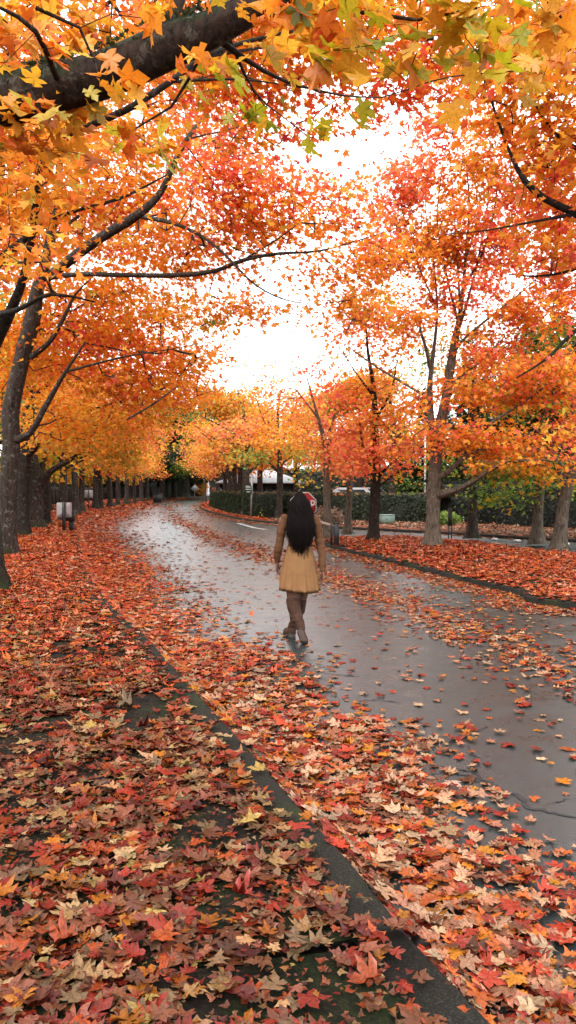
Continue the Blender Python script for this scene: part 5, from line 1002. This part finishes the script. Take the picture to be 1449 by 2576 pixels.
for k in range(5):
    wx = b[0] - 2.9 + k * 1.45; m_ = MB(); m_.box((wx, d - .03, 1.25), (1.0, .05, 1.0)); wd = m_.build('window', M['dark_metal'], root, b); m_ = MB(); m_.box((wx, d - .062, 1.25), (.86, .014, .86)); g_ = m_.build('pane', M['glass'], None, (0, 0, 0)); g_.parent = wd; g_.location = (-b[0], -b[1], -b[2])
# white car behind the hedge
def car(px, d, rz, label):
    b = np.array([(px - CX) / F * d, d, .1]); root = empty('parked_car', b, rz); tag(root, label, 'car')
    prof = [(-2.15, .35), (-2.2, .75), (-2.05, 1.0), (-1.95, 1.45), (-1.6, 1.62), (.35, 1.62), (1.05, 1.08), (1.95, .92), (2.2, .7), (2.2, .35)]; V = []; n = len(prof)
    for y, k in ((-.88, 1), (.88, 1)): V += [(x, y * (1 - .13 * max(0, z - .95)), z) for x, z in prof]
    Q = [(i, (i + 1) % n, n + (i + 1) % n, n + i) for i in range(n)]; V += [(0, -.86, .8), (0, .86, .8)]
    T_ = [(2 * n, (i + 1) % n, i) for i in range(n)] + [(2 * n + 1, n + i, n + (i + 1) % n) for i in range(n)]
    bo = mesh_obj('body', V, [np.array(Q), np.array(T_)], plain('car_paint', (.42, .42, .42), .35, var=.03), root)
    m_ = MB()
    for s in (-1, 1):
        m_.add([(-1.75, s * .845, 1.05), (.75, s * .87, 1.05), (.3, s * .815, 1.5), (-1.6, s * .815, 1.5)], [(0, 1, 2, 3) if s < 0 else (3, 2, 1, 0)])
    m_.build('side_window', M['glass'], root)
    mesh_obj('windscreen', [(.44, -.74, 1.56), (1.02, -.8, 1.12), (1.02, .8, 1.12), (.44, .74, 1.56)] + np.array([.02, 0, .02]) if False else np.array([(.46, -.72, 1.57), (1.04, -.78, 1.12), (1.04, .78, 1.12), (.46, .72, 1.57)]), [(0, 1, 2, 3)], M['glass'], root)
    for x in (-1.35, 1.4):
        for s in (-1, 1):
            m_ = MB(); m_.tube([(x, s * .70, .33), (x, s * .92, .33)], .33, 16); wh = m_.build('wheel', M['rubber'], root); m_ = MB(); m_.tube([(x, s * .915, .33), (x, s * .93, .33)], .2, 12); m_.build('rim', M['grey_metal'], wh)
car(925, 47, -.7, 'white car whose roof and windscreen show over the hedge')
# the leaf caught falling
q = P(632, 1537, 7.2); V, Fc, k = leaves_geo(np.array([q]), np.array([[.1, -.8, .45]]) / .92, np.array([[.2, 0, -1.0]]), np.array([.06]), 'hi', .15)
o = mesh_obj('falling_leaf', V, Fc, M['leaf_near'], None, q, tint=np.repeat([[.55, .13, .03]], k, axis=0)); tag(o, 'single orange maple leaf caught in mid air left of the walking woman', 'leaf')
# ================================================================== PERSON
M['skin'] = plain('skin', (0.15, 0.066, 0.036), 0.5, var=.04)
M['hair'] = noise_mat('hair', [(0.3, (0.002, 0.0013, 0.0012)), (0.7, (0.010, 0.0055, 0.0045))], 30, rough=0.6, stretch=(6, 6, .5), spec=0.06)
M['sweater'] = noise_mat('knit_tan', [(0.3, (0.105, 0.045, 0.019)), (0.7, (0.15, 0.068, 0.030))], 60, rough=0.9, bump=.3, spec=.2)
M['skirt'] = noise_mat('skirt_tan', [(0.3, (0.26, 0.125, 0.050)), (0.7, (0.32, 0.165, 0.068))], 8, rough=0.85, bump=.15, bscale=90, spec=.2)
M['suede'] = noise_mat('suede_brown', [(0.3, (0.045, 0.020, 0.012)), (0.7, (0.09, 0.042, 0.026))], 14, rough=0.85, bump=.4, spec=.2)
M['sole'] = plain('sole', (0.03, 0.022, 0.018), .7)
def ball(mb, c, r, n=10):
    r = np.broadcast_to(np.asarray(r, float), (3,)); th = np.linspace(0, PI, n // 2 + 2)[1:-1]; ph = np.arange(n) * 2 * PI / n
    V = [np.column_stack([np.cos(ph) * math.sin(t), np.sin(ph) * math.sin(t), np.full(n, math.cos(t))]) for t in th]; V = np.concatenate(V + [[[0, 0, 1], [0, 0, -1]]]) * r + np.asarray(c); m = len(th)
    Q = [(i * n + k, (i + 1) * n + k, (i + 1) * n + (k + 1) % n, i * n + (k + 1) % n) for i in range(m - 1) for k in range(n)]
    T_ = [(m * n, k, (k + 1) % n) for k in range(n)] + [(m * n + 1, (m - 1) * n + (k + 1) % n, (m - 1) * n + k) for k in range(n)]
    mb.add(V, Q, T_)
def chain(mb, pts, n=12):
    """pts: (x,y,z,rx,ry) joints; dense ellipsoids between"""
    for a, b in zip(pts[:-1], pts[1:]):
        a = np.array(a, float); b = np.array(b, float); L_ = np.linalg.norm(a[:3] - b[:3]); k = max(2, int(L_ / (min(a[3], b[3]) * .3)) + 1)
        for t in np.linspace(0, 1, k): q = a * (1 - t) + b * t; ball(mb, q[:3], (q[3], q[4], min(q[3], q[4])), n)
def remesh(mb, name, m, vox, parent=None, origin=(0, 0, 0), disp=None, smooth_it=4):
    o = mb.build('tmp_' + name, m); md = o.modifiers.new('r', 'REMESH'); md.mode = 'VOXEL'; md.voxel_size = vox; md.use_smooth_shade = True
    sm = o.modifiers.new('s', 'SMOOTH'); sm.iterations = smooth_it; sm.factor = .5
    dg = bpy.context.evaluated_depsgraph_get(); dg.update(); me = bpy.data.meshes.new_from_object(o.evaluated_get(dg)); bpy.data.objects.remove(o)
    V = np.empty(len(me.vertices) * 3, np.float32); me.vertices.foreach_get('co', V); V = V.reshape(-1, 3)
    if disp is not None:
        Nn = np.empty(len(me.vertices) * 3, np.float32); me.vertices.foreach_get('normal', Nn); V = V + Nn.reshape(-1, 3) * disp(V)[:, None]
    V = V - np.asarray(origin, np.float32); me.vertices.foreach_set('co', V.ravel().astype(np.float32)); me.update(); me.materials.clear(); me.materials.append(m); me.name = name
    me.polygons.foreach_set('use_smooth', np.ones(len(me.polygons), bool))
    o = bpy.data.objects.new(name, me); COL.objects.link(o)
    if parent: o.parent = parent
    return o
D0 = 9.0; pb = np.array([P(752, 1600, 9.0)[0], 9.0, 0.0])
person = empty('person', pb); tag(person, 'woman with long black hair walking away in a tan dress and brown knee boots', 'person')
def J(px, py, dd, rx, ry=None): q = P(px, py, D0 + dd); return (*q, rx, ry if ry is not None else rx)
mb = MB()
# head, neck, torso, pelvis
hc = P(754, 1266, 9.02); ball(mb, hc, (.073, .092, .105), 16); ball(mb, hc + [0, .035, -.055], (.055, .06, .06), 14)
ball(mb, hc + [0, .098, -.02], (.013, .02, .022)); ball(mb, hc + [0, .088, -.06], (.024, .012, .010)); 
for s in (-1, 1): ball(mb, hc + [s * .072, .0, -.01], (.010, .020, .030)); ball(mb, hc + [s * .030, .080, .008], (.015, .012, .011))
chain(mb, [J(754, 1285, .0, .045), J(754, 1300, 0, .05)])
chain(mb, [J(754, 1304, 0, .13, .07), J(754, 1325, 0, .14, .095), J(754, 1350, 0, .125, .09), J(753, 1378, .0, .110, .085), J(753, 1405, 0, .14, .10), J(753, 1430, 0, .155, .115)], 16)
LA = [J(712, 1309, 0, .048), J(706, 1340, -.02, .041), J(701, 1376, -.03, .036), J(698, 1395, .0, .034), J(697, 1416, .03, .024)]
RA = [J(796, 1309, 0, .048), J(802, 1340, .0, .042), J(805, 1374, .0, .037), J(810, 1400, -.04, .033), J(812, 1438, -.09, .024)]
chain(mb, LA); chain(mb, RA)
def hand(mb, wrist, ax, side, curl):
    """ax: unit direction wrist->fingers; side: unit vector across the palm towards the thumb"""
    w = np.array(wrist[:3]); ax = np.array(ax, float); ax /= np.linalg.norm(ax); side = np.array(side, float); side -= ax * side.dot(ax); side /= np.linalg.norm(side); pn = np.cross(ax, side) * curl
    for k in np.linspace(0, 1, 6):
        for j in (-1, -.33, .33, 1): ball(mb, w + ax * (.015 + .065 * k) + side * j * (.016 + .012 * k), (.013, .013, .013), 8)
    for j, ln_ in ((-1, .058), (-.36, .073), (.3, .078), (.95, .070)):
        p = w + ax * .085 + side * j * .030; b1 = ax; pts = [(*p, .0088, .0088)]
        for s_, an in ((.42, .35), (.33, .8), (.25, 1.2)):
            dv = ax * math.cos(an) + pn * math.sin(an) + side * j * .10; p = p + dv * ln_ * s_; pts.append((*p, .0082, .0082))
        chain(mb, pts, 8)
    p = w + ax * .025 + side * .026; pts = [(*p, .011, .011)]
    for s_, dv in ((.032, ax * .75 + side * .6 + pn * .2), (.028, ax * .95 + side * .25 + pn * .35), (.02, ax + pn * .3)):
        p = p + dv * s_; pts.append((*p, .0092, .0092))
    chain(mb, pts, 8)
hand(mb, LA[-1], (-.02, .05, -1), (.3, 1, 0), 1); hand(mb, RA[-1], (.02, -.1, -1), (-.3, 1, 0), -1)
# legs: trailing leg (nearer the camera) crosses behind the planted one
TL = [J(739, 1450, .0, .088), J(738, 1485, -.02, .084), J(738, 1515, -.03, .070), J(745, 1545, -.08, .060), J(756, 1578, -.14, .040)]
PL = [J(765, 1450, .02, .085), J(760, 1490, .06, .074), J(755, 1520, .10, .062), J(745, 1552, .12, .054), J(735, 1588, .14, .038)]
chain(mb, TL); chain(mb, PL)
remesh(mb, 'body', M['skin'], .0055, person, pb, smooth_it=3)
# boots (slouched), each with a sole
def slouch(V): return (.009 * snoise(np.column_stack([V[:, 0], V[:, 1], V[:, 2] * 4.5]), 7, 6)) * np.clip((0.36 - V[:, 2]) / .12, 0.12, 1) * np.clip((V[:, 2] - .06) / .05, 0.2, 1)
mb = MB(); b0 = [J(737.5, 1511, -.03, .083), J(739, 1527, -.05, .078), J(744, 1545, -.08, .074), J(750, 1562, -.12, .062), J(755, 1575, -.15, .056), J(758, 1585, -.17, .052)]; chain(mb, b0)
chain(mb, [J(757, 1588, -.19, .048, .050), J(761, 1600, -.235, .045, .040), J(765, 1611, -.26, .050, .034), J(766.5, 1615, -.25, .044, .030)])
bt_ = remesh(mb, 'boot', M['suede'], .006, person, pb, slouch)
mb = MB(); chain(mb, [J(755.5, 1587, -.245, .038, .014), J(760, 1600, -.280, .036, .012), J(765, 1612, -.298, .046, .012), J(766.5, 1616.5, -.286, .038, .012)]); o = remesh(mb, 'sole', plain('worn_sole', (.06, .033, .023), .8), .005, bt_, pb)
mb = MB(); b1 = [J(755.5, 1511, .08, .074), J(753, 1530, .10, .072), J(744, 1553, .12, .068), J(737, 1573, .13, .056), J(733, 1590, .13, .050)]; chain(mb, b1)
px_ = P(733, 1600, 9.13)[0]; chain(mb, [(px_ + .006, 9.10, .06, .050, .05), (px_ - .015, 9.18, .05, .052, .055), (px_ - .05, 9.27, .042, .050, .05)])
bt_ = remesh(mb, 'boot', M['suede'], .006, person, pb, slouch)
mb = MB(); chain(mb, [(px_ + .006, 9.07, .014, .046, .045), (px_, 9.12, .014, .046, .045), (px_ - .02, 9.2, .013, .052, .055), (px_ - .055, 9.30, .013, .046, .045)]); mb.box((px_ + .004, 9.085, .028), (.082, .07, .05)); remesh(mb, 'sole', M['sole'], .006, bt_, pb)
# sweater with sleeves
mb = MB(); chain(mb, [J(754, 1298, 0, .085, .062), J(754, 1307, 0, .145, .080), J(754, 1325, 0, .152, .105), J(754, 1350, 0, .138, .102), J(753, 1382, 0, .128, .095)], 16)
chain(mb, [J(716, 1306, 0, .058), J(708, 1335, -.02, .053), J(702, 1374, -.03, .049), J(698, 1395, .0, .045), J(697, 1413, .03, .034)]); chain(mb, [J(792, 1306, 0, .058), J(801, 1338, .0, .055), J(805, 1372, .0, .052), J(810, 1400, -.04, .046), J(812, 1433, -.085, .036)])
def wr(V):
    ax_ = np.abs(V[:, 0] - pb[0]); return .006 * snoise(np.column_stack([V[:, 0] * 1, V[:, 1], V[:, 2] * 2.4]), 9, 4) * np.clip((ax_ - .13) / .05, 0, 1) + .0015 * np.sin(V[:, 2] * 60 + V[:, 0] * 30)
remesh(mb, 'sweater', M['sweater'], .006, person, pb, wr)
# skirt: flared loft with folds
rows = [(1374, 31, .105), (1380, 31.5, .107), (1392, 35, .118), (1405, 38.5, .128), (1420, 41.5, .137), (1440, 44.5, .148), (1460, 47, .158), (1478, 49, .168), (1487, 49.5, .172)]
n = 96; ang = np.arange(n) * 2 * PI / n; V = []
for i, (py, hw, dp) in enumerate(rows):
    c = P(753.2, py, 9.0); f = (i / (len(rows) - 1)) ** 1.3; fold = 1 + f * (.06 * np.sin(9 * ang + .5) * (.5 + .5 * np.cos(ang)) + .045 * np.sin(14 * ang + 1.7) + .03 * np.sin(23 * ang))
    zz = c[2] + .012 * f * np.sin(2 * ang + .6); V.append(np.column_stack([c[0] + np.cos(ang) * hw * .0045 * fold, c[1] + np.sin(ang) * dp * fold, zz]))
for (py, k) in ((1486, .985), (1440, .93)):
    i = -1; c = P(753.2, py, 9.0); q = V[len(rows) - 1].copy(); q[:, 0] = c[0] + (q[:, 0] - c[0]) * k; q[:, 1] = 9 + (q[:, 1] - 9) * k; q[:, 2] += (1487 - py) * .0045; V.append(q)
m = len(V); Q = [(i * n + k, (i + 1) * n + k, (i + 1) * n + (k + 1) % n, i * n + (k + 1) % n) for i in range(m - 1) for k in range(n)]
mesh_obj('skirt', np.concatenate(V), np.array(Q)[:, ::-1], M['skirt'], person, pb, smooth=True)
# hair: a soft core with long strands
mb = MB(); chain(mb, [J(754, 1254, .02, .078, .096), J(754, 1268, .0, .098, .104), J(755, 1286, -.04, .108, .085), J(756, 1308, -.07, .112, .06), J(756.5, 1330, -.085, .104, .045), J(757, 1346, -.09, .082, .035)], 16)
hr = remesh(mb, 'hair', M['hair'], .008, person, pb, lambda V: (.007 * np.sin(V[:, 0] * 110 + 5 * np.sin(V[:, 2] * 9)) + .010 * snoise(V, 7, 12)) * np.clip((1.72 - V[:, 2]) / .15, 0, 1))
r = np.random.default_rng(5); mb = MB()
for k in range(520):
    u = r.uniform(-1, 1); fr_ = r.normal(0, 1) * (r.uniform() < .25); cx_ = math.sqrt(max(0, 1 - u * u))
    top = P(754 + u * 12 * r.uniform(.3, 1), 1236.5 + 10 * u * u + r.uniform(0, 6), 9.0 - .05 * cx_); w1 = P(754.5 + u * 24.5, 1264, 8.99 - .10 * cx_); w2 = P(755.5 + u * 29.5 + r.normal(0, 1) + fr_ * 1.5, 1293, 8.915 - .045 * (1 - abs(u)))
    w3 = P(756.5 + u * 33.5 + r.normal(0, 1.5) + fr_ * 2, 1325, 8.88 - .03 * (1 - abs(u))); w35 = P(757 + u * 30 + r.normal(0, 2.5) + fr_ * 2, 1350, 8.875 - .02 * (1 - abs(u))); end = 1379 - 16 * abs(u) ** 2 + r.normal(0, 12)
    w4 = P(757 + u * 22 + r.normal(0, 4.5) + fr_ * 2, max(1356, end), 8.88 + r.normal(0, .008))
    pts = catmull(np.array([top, w1, w2, w3, w35, w4]), .04); tt_ = np.linspace(0, 1, len(pts)); mb.tube(pts + np.column_stack([(.003 + .010 * tt_) * np.sin(tt_ * r.uniform(9, 15) + 2.5 * u + r.normal(0, .5)), 0 * tt_, 0 * tt_]), .0050 * (1 - tt_ ** 3) + .0008, 4, cap=False)
mb.build('strand', M['hair'], hr, pb, smooth=True)
print('person', time.time() - T0)
# ================================================================== LIGHT
w = bpy.data.worlds.new('World'); scene.world = w; w.use_nodes = True; nt = w.node_tree; nt.nodes.clear()
out = nt.nodes.new('ShaderNodeOutputWorld'); bg = nt.nodes.new('ShaderNodeBackground')
sky = nt.nodes.new('ShaderNodeTexSky'); sky.sky_type = 'NISHITA'; sky.sun_disc = False; sky.sun_elevation = math.radians(48); sky.sun_rotation = math.radians(20)
sky.dust_density = 6; sky.air_density = 1.0; sky.ozone_density = 1
mx = nt.nodes.new('ShaderNodeMix'); mx.data_type = 'RGBA'; mx.inputs[0].default_value = 0.88; mx.inputs[7].default_value = (11.2, 11.3, 11.6, 1)   # an even white overcast over the clear sky
nt.links.new(sky.outputs[0], mx.inputs[6]); nt.links.new(mx.outputs[2], bg.inputs[0]); bg.inputs[1].default_value = 0.12
nt.links.new(bg.outputs[0], out.inputs[0])
sun = bpy.data.lights.new('sun', 'SUN'); sun.energy = 1.2; sun.angle = math.radians(25); sun.color = (1, 0.96, 0.9)
so = bpy.data.objects.new('sun', sun); COL.objects.link(so); so.rotation_euler = (math.radians(42), 0, math.radians(-20))
scene.view_settings.view_transform = 'Standard'; scene.view_settings.look = 'None'; scene.view_settings.gamma = 1; scene.view_settings.exposure = EXPOSURE
cy = scene.cycles
cy.max_bounces = 7; cy.diffuse_bounces = 4; cy.glossy_bounces = 2; cy.transmission_bounces = 4; cy.transparent_max_bounces = 4
cy.use_adaptive_sampling = True; cy.adaptive_threshold = 0.02; cy.caustics_reflective = False; cy.caustics_refractive = False
cy.sample_clamp_indirect = 6
try: cy.use_denoising = True; cy.denoiser = 'OPENIMAGEDENOISE'; cy.denoising_prefilter = 'ACCURATE'
except Exception: pass
scene.render.filter_size = 1.2 if hasattr(scene.render, 'filter_size') else 1.5
print('script done', time.time() - T0, 'tris', sum(len(o.data.polygons) for o in scene.objects if o.type == 'MESH'))
